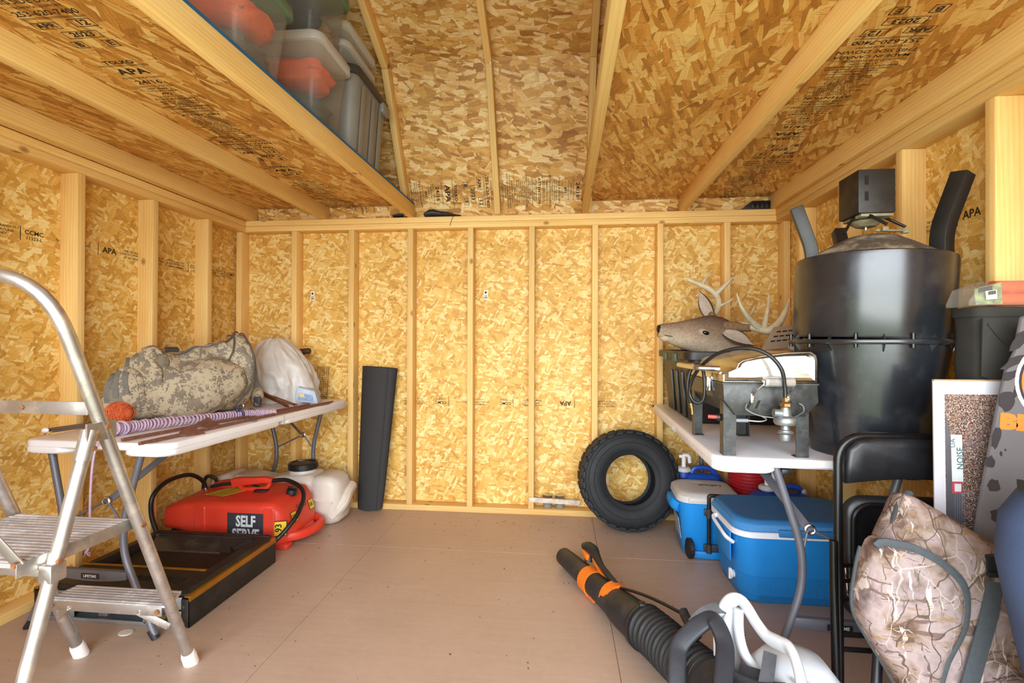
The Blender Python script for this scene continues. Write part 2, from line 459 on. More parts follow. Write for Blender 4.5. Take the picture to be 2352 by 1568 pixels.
def stamp_rows(rows):      # rows of small print: (y, text, size, bold)
    b = MB()
    for y, t, s, bo in rows: b.join(text_mb(t, s, bo), Matrix.Translation((0, y, 0)))
    return b
def boxed(t, s):
    b = text_mb(t, s, s * .03); b = MB().join(b); w = len(t) * s * .33 + s * .22; h = s * .55; k = s * .07
    for a0, a1 in (((-w, -h), (w, -h + k)), ((-w, h - k), (w, h)), ((-w, -h), (-w + k, h)), ((w - k, -h), (w, h))):
        b.add([(a0[0], a0[1], 0), (a1[0], a0[1], 0), (a1[0], a1[1], 0), (a0[0], a1[1], 0)], [(0, 1, 2, 3)])
    return b
def rule(w, y, k=.0018): return MB().add([(-w / 2, y, 0), (w / 2, y, 0), (w / 2, y + k, 0), (-w / 2, y + k, 0)], [(0, 1, 2, 3)])
FINE = ['SIZED FOR SPACING', 'EXPOSURE 1', 'THICKNESS .420 IN', 'PS 2-18 SHEATHING', 'PRP-108  HUD-UM-40', '15/32 CATEGORY', 'STRENGTH AXIS THIS DIRECTION',
        'ATTENTION', 'KEEP DRY DURING TRANSPORT', 'STORE OFF THE GROUND', 'INSTALL WITH 1/8 IN GAP', 'AT ALL PANEL EDGES', 'FASTEN AT 6 IN SPACING',
        'SEE NAILING SCHEDULE', 'CONSTRUCTION SHEATHING', 'CSA O325  2R24 W24', 'SPACE 1/8 INCH', 'FRAMING MEMBERS', 'NOT FOR FLOORING', 'MILL 492']
def grade_stamp(width, seed=0):   # one full grade stamp: lines run along +X, stacked in -Y from 0
    r = random.Random(seed); b = MB(); y = 0; k = width / .22
    def ln(t, s, bo=0, gap=1.25):
        nonlocal y
        y -= s * gap * .5; b.join(text_mb(t, s, bo), Matrix.Translation((0, y, 0))); y -= s * gap * .5
    ln('TOLKO', .03 * k, .001); b.join(rule(width * .8, y)); b.join(rule(width * .8, y - .006 * k)); y -= .012 * k
    ln('APA', .056 * k, .0016); ln('RATED SHEATHING', .016 * k); ln('24/16', .040 * k, .0006); ln('SIZED FOR SPACING', .014 * k); ln('EXPOSURE 1', .016 * k, .0002); ln('THICKNESS .420 IN', .014 * k)
    ln('492', .026 * k, .0004); ln('PS2-18 PRP-108', .014 * k); ln('7/16 CATEGORY', .022 * k, .0003)
    for i in range(4): ln(r.choice(FINE), .013 * k, .0002, 1.2)
    b.join(rule(width, y)); y -= .008 * k
    ln('STRENGTH AXIS', .018 * k, .0002); ln('THIS DIRECTION', .018 * k, .0002); b.join(rule(width, y)); y -= .008 * k
    ln('ATTENTION', .028 * k, .0005)
    for i in range(12): ln(r.choice(FINE), .013 * k, .0002, 1.15)
    b.join(rule(width, y)); y -= .008 * k
    for i in range(5): ln(r.choice(FINE), .015 * k, .0002, 1.2)
    b.join(rule(width, y)); y -= .006 * k
    ln('MADE IN CANADA', .026 * k, .0003); ln('THIS SIDE DOWN', .029 * k, .0003); ln('TECHNICAL SUPPORT', .015 * k); ln('253-620-7400', .034 * k, .0005)
    b.join(rule(width * .9, y)); b.join(rule(width * .9, y - .006 * k)); y -= .016 * k
    b.join(boxed('APR', .032 * k), Matrix.Translation((-.055 * k, y - .025 * k, 0))); b.join(boxed('12', .038 * k), Matrix.Translation((.06 * k, y - .02 * k, 0))); y -= .06 * k
    b.join(boxed('2023', .036 * k), Matrix.Translation((.01 * k, y - .02 * k, 0))); y -= .055 * k
    b.join(boxed('B', .036 * k), Matrix.Translation((-.045 * k, y - .02 * k, 0))); b.join(boxed('E', .036 * k), Matrix.Translation((.055 * k, y - .02 * k, 0))); y -= .06 * k
    return b, -y
STAMPS = []
for i in range(3):
    b_, ln_ = grade_stamp(.22, i); k_ = .90 / ln_
    STAMPS.append((b_.xf(Matrix.Diagonal((1.05, k_, 1, 1))), .90))
def put_stamp(parent, M, which=0, name='printed_stamp'):
    part(name, MB().join(STAMPS[which][0], M), INK, parent, smooth=0)

# --- back wall
wb = struct('wall_back')
ex = [-.034, 1.2382, 2.4574, 3.63]
for i in range(3):
    part('panel', MB().lohi((ex[i] + .001, .089, 0), (ex[i + 1] - .001, .100, 2.06)), OSBW, wb, smooth=0, uv='osb')
stud = part('stud', MB().lohi((-.019, 0, .038), (.019, .089, H - .076)), PINE, wb, bevel=.0035, seg=2, uv='wood', local=True)
stud.location = (1 * ST, 0, 0)
for k in range(2, 9): copy_part(stud, wb, (k * ST + random.uniform(-.003, .003), random.uniform(-.001, .001), 0))
copy_part(stud, wb, (.005, 0, 0)); copy_part(stud, wb, (3.604, 0, 0))
part('bottom_plate', MB().lohi((-.034, 0, 0), (3.627, .089, .038)), PINE, wb, bevel=.003, uv='wood')
part('top_plate', MB().lohi((-.034, 0, H - .076), (3.627, .089, H - .0385)), PINE, wb, bevel=.003, uv='wood')
part('top_plate', MB().lohi((XL, -.001, H - .038), (XR, .089, H)), PINE, wb, bevel=.003, uv='wood')
def wall_print(parent, M0, rows, name='printed_stamp'):
    b = MB()
    for x, t, s, bo in rows: b.join(text_mb(t, s, bo), Matrix.Translation((x, 0, 0)))
    part(name, b.xf(M0), INK, parent, smooth=0)
PR = []
def small_print(x, n=3, s=.013, seed=0):
    r = random.Random(seed); b = MB()
    for i in range(n): b.join(text_mb(r.choice(FINE), s, .0001), Matrix.Translation((x, .017 - .016 * i, 0)))
    return b
def print_line(seed, items):
    b = MB()
    for x, kind in items:
        if kind == 'APA':
            b.join(text_mb('APA', .04, .0009), Matrix.Translation((x, 0, 0))); b.add([(x - .062, -.03, 0), (x - .059, -.03, 0), (x - .059, .03, 0), (x - .062, .03, 0)], [(0, 1, 2, 3)])
        elif kind == 'CCMC':
            b.join(text_mb('CCMC', .026, .0005), Matrix.Translation((x, .008, 0))); b.join(text_mb('11323-L', .02, .0002), Matrix.Translation((x, -.016, 0)))
            b.add([(x - .055, -.03, 0), (x - .052, -.03, 0), (x - .052, .03, 0), (x - .055, .03, 0)], [(0, 1, 2, 3)])
        else: b.join(small_print(x, 3, .014, int(x * 100) + seed))
    return b
RX = Matrix.Rotation(PI / 2, 4, 'X')
b = print_line(3, [(.50, 't'), (.72, 'CCMC'), (1.05, 't'), (1.30, 'APA'), (1.52, 't'), (1.70, 'CCMC'), (1.9, 't'), (2.14, 'CCMC'), (2.33, 't'), (2.55, 't'), (2.75, 'APA'), (3.0, 't')])
b.xf(Matrix.Translation((0, .0886, .715)) @ RX @ Matrix.Translation((3.55, 0, 0)) @ Matrix.Rotation(PI, 4, 'Z'))
part('printed_stamp', b, INK, wb, smooth=0)
TAG = plain('paper_tag', '#e9e3d6', .7, 0, .04)
for x, z in ((.494, 1.435), (1.716, 1.435)):
    t = part('stapled_tag', MB().lohi((x - .014, .0872, z - .032), (x + .014, .089, z + .032)), TAG, wb, 'small white paper tag stapled to the board', smooth=0)
    b = MB()
    for i in range(9): b.lohi((x - .010 + i * .0023, .0868, z - .026), (x - .010 + i * .0023 + .0013, .0873, z - .012))
    b.lohi((x - .007, .0868, z + .008), (x + .005, .0873, z + .022)); b.lohi((x - .010, .0868, z - .006), (x + .008, .0873, z - .003))
    part('bar_code', b, INK, t, smooth=0)

# --- side walls
def side_wall(name, sgn, xin, ys_, ytop):
    w = struct(name); xo = xin + sgn * .089
    ey = [-3.0, -2.27, -1.05, .1]
    for i in range(3):
        a, c = sorted((xo, xo + sgn * .011))
        part('panel', MB().lohi((a, ey[i] + .001, 0), (c, ey[i + 1] - .001, H + .02)), OSBW, w, smooth=0, uv='osb')
    a, c = sorted((0, sgn * .089))
    s0 = part('stud', MB().lohi((a, -.019, .038), (c, .019, H - .076)), PINE, w, bevel=.0035, uv='wood', local=True)
    s0.location = (xin, ys_[0], 0)
    for y in ys_[1:]: copy_part(s0, w, (xin + random.uniform(-.002, .002), y, 0))
    a, c = sorted((xin, xo))
    part('bottom_plate', MB().lohi((a, -2.97, 0), (c, -.001, .038)), PINE, w, bevel=.003, uv='wood')
    part('top_plate', MB().lohi((a, -2.97, H - .076), (c, -.002, H - .039)), PINE, w, bevel=.003, uv='wood')
    part('top_plate', MB().lohi((a, -2.97, H - .038), (c, .089, H)), PINE, w, bevel=.003, uv='wood')
    # gable end above the plates
    a, c = sorted((xo, xo + sgn * .011))
    g = [(.103, H), (-.33, 2.74), (-1.44, 3.27), (-2.55, 2.74), (-2.98, H)]
    part('gable_panel', MB().add([(a, y, z) for y, z in g] + [(c, y, z) for y, z in g], [(0, 1, 2, 3, 4), (9, 8, 7, 6, 5)] + [(i, (i + 1) % 5, 5 + (i + 1) % 5, 5 + i) for i in range(5)]), OSBW, w, smooth=0, uv='osb')
    return w
wl = side_wall('wall_left', -1, XL, [-1.150 + k * ST for k in (0, 1, 2)] + [-1.150 - k * ST for k in (1, 2, 3, 4)], 0)
wr = side_wall('wall_right', 1, XR, [-1.094 + k * ST for k in (0, 1, 2)] + [-1.094 - k * ST for k in (1, 2, 3, 4)], 0)
b = print_line(11, [(.02, 't'), (.18, 'CCMC'), (.35, 't'), (.53, 'APA'), (.68, 't'), (.80, 't'), (.95, 't'), (1.10, 'CCMC'), (1.27, 't'), (1.42, 'CCMC')])
part('printed_stamp', b.xf(Matrix.Translation((-.0335, -1.455, 1.562)) @ Matrix.Rotation(PI / 2, 4, 'Z') @ RX), INK, wl, smooth=0)
b = print_line(17, [(.0, 't'), (.2, 'APA'), (.40, 't'), (.62, 'CCMC'), (.85, 't'), (1.05, 'CCMC'), (1.3, 'APA')])
part('printed_stamp', b.xf(Matrix.Translation((3.6265, -1.12, 1.56)) @ Matrix.Rotation(-PI / 2, 4, 'Z') @ RX), INK, wr, smooth=0)

BLUE = plain('blue_edge_paint', '#1f6390', .7, 0, .2)
# --- roof: gambrel, rafters rise from the back plate towards the door
cl = struct('ceiling')
A1 = (0.0, H + .006); A2 = (-.42, 2.700); A3 = (-1.44, 3.170)
def roof_quad(p, q, off0, off1, x0, x1):      # slab along p-q, offset outward (towards +y,+z)
    p, q = Vector((0, *p)), Vector((0, *q)); d = (q - p).normalized(); nrm = Vector((0, -d.z, d.y)) * -1
    if nrm.z < 0: nrm = -nrm
    if (q - p).z / abs((q - p).y) > 1: nrm = Vector((0, d.z, -d.y)); nrm = nrm if nrm.y > 0 else -nrm
    c = [p + nrm * off0, q + nrm * off0, q + nrm * off1, p + nrm * off1]
    return MB().hexa([v + Vector((x0, 0, 0)) for v in c], [v + Vector((x1, 0, 0)) for v in c]), c, nrm
def rafter_pair(x0, x1):
    for (p, q) in ((A1, A2), (A2, A3)):
        m_, c, nn = roof_quad(p, q, 0, .089, x0, x1)
        part('rafter', m_, PINE, cl, bevel=.003, uv='wood')
RAFT = (-.02, .575, 1.175, 1.785, 2.375, 2.985, 3.60)
for x in RAFT: rafter_pair(x, x + .038)
def roof_panel(p, q, x0, x1):
    # uv along the panel: build flat then stand it up
    p, q = Vector((0, *p)), Vector((0, *q)); d = (q - p); ln = d.length; d.normalize()
    me = mesh('roof_panel', MB().lohi((x0, 0, 0), (x1, ln, .011)), OSBR, smooth=0, uv='osb')
    o = link('roof_panel', me, cl); o.location = p
    o.rotation_euler = (math.atan2(d.z, d.y), 0, 0) if False else Matrix((( -1, 0, 0), (0, d.y, -d.z), (0, d.z, d.y))).to_euler() if False else (math.atan2(d.z, d.y), 0, 0)
    return o
def offs(p, q, o):
    d = Vector((q[0] - p[0], q[1] - p[1])).normalized(); nn = Vector((d.y, -d.x))
    if nn.y < 0: nn = -nn
    return (p[0] + nn.x * o, p[1] + nn.y * o), (q[0] + nn.x * o, q[1] + nn.y * o)
for (p, q, o0) in ((A1, A2, .089), (A2, A3, .089)):
    a, c = offs(p, q, o0)
    if p is A1: c = (c[0] - .0135, c[1] + .0240); a = (a[0] + .05 * .49, a[1] - .05 * .87)
    else: a = (a[0] + .0250, a[1] - .0115)
    for x0, x1 in ((-.05, 1.804), (1.806, 3.65)): 
        e = Vector((c[0] - a[0], c[1] - a[1])); off = .0
        roof_panel(a, c, x0 + .001, x1 - .001)
part('painted_edge', MB().bar((-.05, -.3585, 2.7745), (3.65, -.3585, 2.7745), .012, .012), BLUE, cl, 'blue painted panel edge in the seam', smooth=0)
# front half of the roof, mirrored (behind the camera's view, closes the shed)
def mir(p): return (-2.88 - p[0], p[1])
for (p, q) in ((A1, A2), (A2, A3)):
    a, c = offs(p, q, .1)
    part('roof_panel', MB().hexa([(-.05, *mir(a)), (3.65, *mir(a)), (3.65, *mir(c)), (-.05, *mir(c))], [(-.05, mir(a)[0] - .005, mir(a)[1] + .01), (3.65, mir(a)[0] - .005, mir(a)[1] + .01), (3.65, mir(c)[0] - .005, mir(c)[1] + .01), (-.05, mir(c)[0] - .005, mir(c)[1] + .01)]), OSBR, cl, smooth=0, uv='osb')
# stamps printed on the back slope
d = Vector((0, A2[0] - A1[0], A2[1] - A1[1])).normalized(); nin = Vector((0, -d.z, d.y)); 
def slope_M(x, s, flip=1):      # text reads downwards (rotated clockwise), facing the room
    a, c = offs(A1, A2, .0772); o = Vector((x, *a)) + d * s
    ex_ = -d; ey_ = Vector((1, 0, 0))            # text +X runs down the slope, +Y to the right
    M = Matrix((ex_, ey_, ex_.cross(ey_))).transposed().to_4x4(); M.translation = o; return M
for x, w in ((1.54, 0), (2.46, 1), (.62, 2)): put_stamp(cl, slope_M(x, .125), w)
def down_M(x, y, flip):        # lettering on the underside of a loft floor
    ex_ = Vector((flip, 0, 0)); ey_ = Vector((0, -flip, 0)); M = Matrix((ex_, ey_, ex_.cross(ey_))).transposed().to_4x4(); M.translation = (x, y, LZ - .0005); return M
LZ = H + .089
def joist(parent, p, q):       # centre line at the bottom face
    b = MB().bar((p[0], p[1], H + .0445), (q[0], q[1], H + .0445), .038, .089)
    return part('joist', b, PINE, parent, bevel=.0035, uv='wood')
# left loft: floor boards on 2x4 joists, blue painted edge
ll = struct('ceiling_left')
part('panel', MB().hexa([(-.03, -2.95, LZ), (1.215 - .047, -2.95, LZ), (1.232, .045, LZ), (-.03, .045, LZ)], [(-.03, -2.95, LZ + .011), (1.168, -2.95, LZ + .011), (1.232, .045, LZ + .011), (-.03, .045, LZ + .011)]), OSBL, ll, smooth=0, uv='osb')
part('painted_edge', MB().hexa([(1.168, -2.95, LZ), (1.1725, -2.95, LZ), (1.2365, .045, LZ), (1.232, .045, LZ)], [(1.168, -2.95, LZ + .013), (1.1725, -2.95, LZ + .013), (1.2365, .045, LZ + .013), (1.232, .045, LZ + .013)]), BLUE, ll, 'blue painted panel edge', smooth=0)
joist(ll, (1.155, -2.95), (1.221, .045)); joist(ll, (.527, -2.95), (.620, .04)); part('joist', MB().bar((.084, -2.95, H + .0445), (.085, .04, H + .0445), .055, .089), PINE, ll, bevel=.0035, uv='wood')
put_stamp(ll, down_M(.755, -1.69, 1), 0); put_stamp(ll, down_M(.735, -.74, 1), 1); put_stamp(ll, down_M(.77, -2.64, 1), 2)
# right loft
lr = struct('ceiling_right')
part('panel', MB().lohi((2.345, -2.95, LZ), (3.64, .045, LZ + .011)), OSBL, lr, smooth=0, uv='osb')
joist(lr, (2.352, -2.95), (2.372, .045)); joist(lr, (2.980, -2.95), (2.980, .045)); joist(lr, (3.530, -2.95), (3.527, .03))
put_stamp(lr, down_M(3.21, -.83, -1), 1); put_stamp(lr, down_M(3.26, .10, -1), 2); put_stamp(lr, down_M(3.18, -1.76, -1), 0)

# front wall with the open double door behind the camera, and the ground outside
wf = struct('wall_front')
part('panel', MB().lohi((-.06, -3.02, 0), (.62, -3.0, 2.4)), OSBW, wf, smooth=0, uv='osb')
part('header', MB().lohi((.62, -3.02, 2.02), (3.65, -3.0, 2.4)), OSBW, wf, smooth=0, uv='osb')
LAWN = plain('lawn', '#7c8a55', .9, 0, .3, 3)
gr = MB().lohi((-14, -20, -.35), (18, -3.1, -.30))
o = link('ground', mesh('ground', gr, LAWN, smooth=0)); o['kind'] = 'structure'
# ------------------------------------------------------------------ shared materials
ALU = plain('worn_aluminium', '#c0bcb8', .40, .88, .12, 9, .05, 90, .5, '#efe9df', 14, .75)
ALUG = plain('ribbed_aluminium_paint', '#c2bcba', .5, .45, .12, 9, .05, 90, .5, '#f6f3f2', 16, .95)
RUST = plain('rusty_rivet', '#8a5c38', .8, .2, .3, 60)
WHITEP = plain('white_plastic', '#e9e8ec', .42, 0, .03, 8, .06, 400)
RUBW = plain('white_rubber', '#e8e0da', .7, 0, .05)
GREYM = plain('grey_powder_coat', '#6a6a72', .45, .3, .06, 20)
BLACKP = plain('black_plastic', '#1d1c1d', .42, 0, .2, 12, .08, 160, .5)
BLACKM = plain('black_painted_metal', '#151415', .3, .2, .2, 20)
BLACKR = plain('black_rubber', '#1b1a1a', .6, 0, .15, 30, .1, 80)
STEEL = plain('bright_steel', '#c8c8c6', .25, 1, .05, 20)
ZINC = plain('galvanised_steel', '#a9abad', .45, .8, .1, 25)
DARKG = plain('dark_grey_plastic', '#3b3a3b', .5, 0, .08, 15)
BRASS = plain('dull_brass', '#8f7a4a', .4, .9, .2, 20)
TEXTW = plain('pale_lettering', '#c9cdd0', .6, 0, 0)
TEXTK = plain('black_lettering', '#141414', .7, 0, 0)
WEB = plain('grey_webbing', '#55565a', .85, 0, .12, 60, .3, 500)
def ripple(name, col, rough, scale, strength=.5, axis=0, metal=0):     # fine moulded ribs
    m = NT(name); o = m.obj(); w = m.n('TexWave', wave_type='BANDS', bands_direction='XYZ'[axis]); w.inputs['Scale'].default_value = scale; m.l(o, w.inputs['Vector'])
    m.setp(Base_Color=L(col), Roughness=rough, Metallic=metal); m.bump(w.outputs['Fac'], strength, .002); MATS[name] = m.m; return m.m
def acu_mat():
    m = NT('digital_camouflage'); o = m.obj(); px = m.n('VectorMath', operation='SNAP'); px.inputs[1].default_value = (.0055, .0055, .0055); m.l(o, px.inputs[0]); q = px.outputs[0]
    f = m.noise(q, 15, 4, .75); g = m.noise(m.mapping(q, loc=(7, 3, 1)), 24, 4, .8)
    c = m.ramp(f, [(0, L('#8a8172')), (.44, L('#8a8172')), (.47, L('#bdb097')), (.60, L('#a79c86')), (1, L('#a79c86'))], 'CONSTANT')
    c = m.mix(m.math('GREATER_THAN', g, .575), c, L('#7c7468')); d = m.noise(o, 4, 3)
    c = m.mix(m.math('MULTIPLY', m.ramp(d, [(.45, (0, 0, 0)), (.75, (1, 1, 1))]), .35), c, L('#7b5f38'))
    m.setp(Base_Color=c, Roughness=.9, Specular_IOR_Level=.2); m.bump(m.noise(o, 400, 2), .2, .001); return m.m
ACU = acu_mat()
def tree_camo():
    m = NT('woodland_camouflage'); o = m.obj()
    w = m.n('TexNoise'); w.inputs['Scale'].default_value = 7; w.inputs['Detail'].default_value = 3; m.l(o, w.inputs['Vector'])
    p = m.vmath('ADD', o, m.vmath('MULTIPLY', m.vmath('SUBTRACT', w.outputs['Color'], (.5, .5, .5)), (.10, .10, .10)))
    base = m.ramp(m.noise(p, 9, 4, .6), [(.30, L('#4c3d3a')), (.38, L('#7d6b68')), (.48, L('#9a8886')), (.56, L('#8a766b')), (.64, L('#634d41')), (.74, L('#3f302a'))])
    for k, (sc_, rot, lo, col, th) in enumerate((((7, 7, 55), (.3, .5, .9), 0, '#5d473f', .58), ((60, 9, 9), (1.1, -.6, .2), 4, '#bfb0a6', .62), ((12, 12, 70), (-.4, .9, 1.6), 9, '#8a6f50', .60), ((70, 14, 14), (.2, .3, -.7), 2, '#6a5f50', .62))):
        f = m.noise(m.mapping(p, loc=(lo, lo, lo), rot=rot, sc=sc_), 1, 4, .65); zone = m.math('GREATER_THAN', m.noise(o, 5 + k * 1.7, 2), .47)
        base = m.mix(m.math('MULTIPLY', m.math('MULTIPLY', m.math('GREATER_THAN', f, th), zone), .8), base, L(col))
    for sc, th, col, lo in ((6.0, .007, '#b5a79e', 0), (7.5, .009, '#4a3a34', 9), (9, .006, '#b9aca4', 21), (11, .010, '#54433c', 33)):
        v = m.n('TexVoronoi', feature='DISTANCE_TO_EDGE'); v.inputs['Scale'].default_value = sc; m.l(m.mapping(p, loc=(lo, lo, lo), sc=(1, 1, .6)), v.inputs['Vector'])
        k = m.math('MULTIPLY', m.math('LESS_THAN', v.outputs['Distance'], th), m.math('GREATER_THAN', m.noise(o, 6 + lo * .3, 2), .47))
        base = m.mix(m.math('MULTIPLY', k, .55 if col[1] == 'b' else .85), base, L(col))
    m.setp(Base_Color=base, Roughness=.85, Specular_IOR_Level=.2); m.bump(m.noise(o, 20, 3), .25, .01); return m.m
TCAMO = tree_camo()
def clear_mat(name, tint, alpha=.45, rough=.18):      # thin cloudy clear plastic wall
    m = NT(name); tr = m.n('BsdfTransparent'); tr.inputs[0].default_value = L(tint)
    m.setp(Base_Color=L(tint), Roughness=rough, Specular_IOR_Level=.6)
    mx = m.n('MixShader'); mx.inputs[0].default_value = alpha; m.l(tr.outputs[0], mx.inputs[1]); m.l(m.b.outputs[0], mx.inputs[2]); m.l(mx.outputs[0], m.o.inputs[0]); return m.m
def translucent(name, col, rough=.45, amt=.35):
    m = NT(name); t = m.n('BsdfTranslucent'); o = m.obj(); c = m.ramp(m.noise(o, 14, 4, .6), [(.3, tuple(x * .86 for x in L(col)[:3])), (.7, L(col))])
    m.l(c, t.inputs[0]); m.setp(Base_Color=c, Roughness=rough); m.bump(m.noise(o, 22, 4, .6), .4, .006)
    mx = m.n('MixShader'); mx.inputs[0].default_value = amt; m.l(m.b.outputs[0], mx.inputs[1]); m.l(t.outputs[0], mx.inputs[2]); m.l(mx.outputs[0], m.o.inputs[0]); return m.m
def Mframe(o, ex, ey, ez): M = Matrix((Vector(ex), Vector(ey), Vector(ez))).transposed().to_4x4(); M.translation = o; return M
# ------------------------------------------------------------------ aluminium step ladder, seen from behind
t = thing('step_ladder', 'paint-splashed aluminium step ladder with hoop handrail standing at the left front', 'ladder', (.75, -1.85, 0))
ly = lambda z: -1.58 - .385 * z
HX0, HX1 = .536, .955
hp = fillet([(HX1, ly(.03), .03), (HX1, ly(1.275), 1.275), (HX0, ly(1.275), 1.275), (HX0, ly(.03), .03)], .17, 9)
part('hoop_frame', MB().tube(hp, .0172, 16), ALU, t)
by = lambda z: -1.953 - .278 * (.86 - z)
for x in (HX1, HX0):
    part('rear_leg', MB().tube([(x, by(.86), .86), (x, by(.02), .02)], .0165, 14), ALU, t)
    j = part('hinge_bracket', MB().cyl((x, by(.868), .868), (x, by(.79), .79), .0198, 16).box((x + (.012 if x > .7 else -.012), -1.93, .862), (.006, .085, .05)), ALU, t)
    for yy, zz in ((-1.915, .872), (-1.945, .85), (-1.955, .82)):
        part('rivet', MB().cyl((x + .014 if x > .7 else x - .014, yy, zz), (x + .021 if x > .7 else x - .021, yy, zz), .0065, 10), RUST, j)
for x, f in ((HX0, ly), (HX1, ly), (HX1, by), (HX0, by)):
    dz = Vector((0, f(1) - f(0), 1)).normalized(); p = Vector((x, f(0), 0))
    Mf = Matrix.Translation(p) @ dz.to_track_quat('Z', 'Y').to_matrix().to_4x4()
    part('foot_cap', MB().lathe([(.018, .005), (.0235, .0), (.0225, .042), (.0195, .052), (.0178, .053)], 16, Mf), RUBW, t)
bars = MB().bar((HX1 - .012, -1.945, .925), (HX0 + .012, -1.935, .925), .004, .036)
sb = part('spreader_strap', bars, ALU, t, bevel=.001)
part('rivet', MB().cyl((.74, -1.946, .925), (.74, -1.936, .925), .007, 10), RUST, sb)
sb = part('folding_strap', MB().bar((.93, -2.098, .566), (.80, -2.13, .735), .028, .004, (0, 1, 0)), ALU, t, bevel=.001)
part('rivet', MB().cyl((.928, -2.112, .572), (.928, -2.100, .572), .008, 10), RUST, sb)
part('cross_bar', MB().bar((HX0, by(.53) + .01, .53), (HX1, by(.53) + .01, .53), .028, .028).box((HX1 - .0, by(.53), .53), (.036, .040, .045)), ALU, t, bevel=.003)
# platform: grooved tread on two flat rails
pl = MB().lohi((HX0 + .022, -2.10, .560), (HX1 - .022, -1.80, .572))
for k in range(17): pl.lohi((HX0 + .022, -2.098 + k * .0177, .572), (HX1 - .022, -2.098 + k * .0177 + .010, .5765))
pt = part('platform_tread', pl, ALUG, t, bevel=.0012, seg=1)
for x in (HX0 + .0205, HX1 - .0205):
    rl = part('platform_rail', MB().bar((x, -2.112, .559), (x, -1.775, .559), .004, .034), ALU, t, bevel=.001)
    for y in (-1.796, -2.042): part('rivet', MB().cyl((x + (.04 if x > .7 else -.04), y, .556), (x + (.030 if x > .7 else -.030), y, .556), .0075, 10), RUST, rl)
# lower step
ls = MB().prism([(.528, -1.69), (.545, -1.70), (.948, -1.70), (.965, -1.69), (.940, -1.61), (.930, -1.605), (.560, -1.605), (.550, -1.61)], .252, .260)
for k in range(6): ls.lohi((.552, -1.694 + k * .0148, .260), (.942, -1.694 + k * .0148 + .009, .2632))
part('lower_step', ls, ALUG, t, bevel=.001, seg=1)
ap = part('step_apron', MB().lohi((.545, -1.702, .226), (.948, -1.698, .256)), ALU, t, bevel=.001)
for x in (.56, .935): part('rivet', MB().cyl((x, -1.700, .241), (x, -1.706, .241), .008, 10), RUST, ap)
for a_, b_ in (((.615, -1.702, .238), (.545, -1.668, .185)), ((.868, -1.702, .238), (.945, -1.668, .175))):
    s_ = part('step_strap', MB().bar(a_, b_, .004, .022, (0, 0, 1)), ALU, t, bevel=.001)
    for q in (a_, b_): part('rivet', MB().cyl((q[0], q[1] - .004, q[2]), (q[0], q[1] + .002, q[2]), .005, 8), ALU, s_)

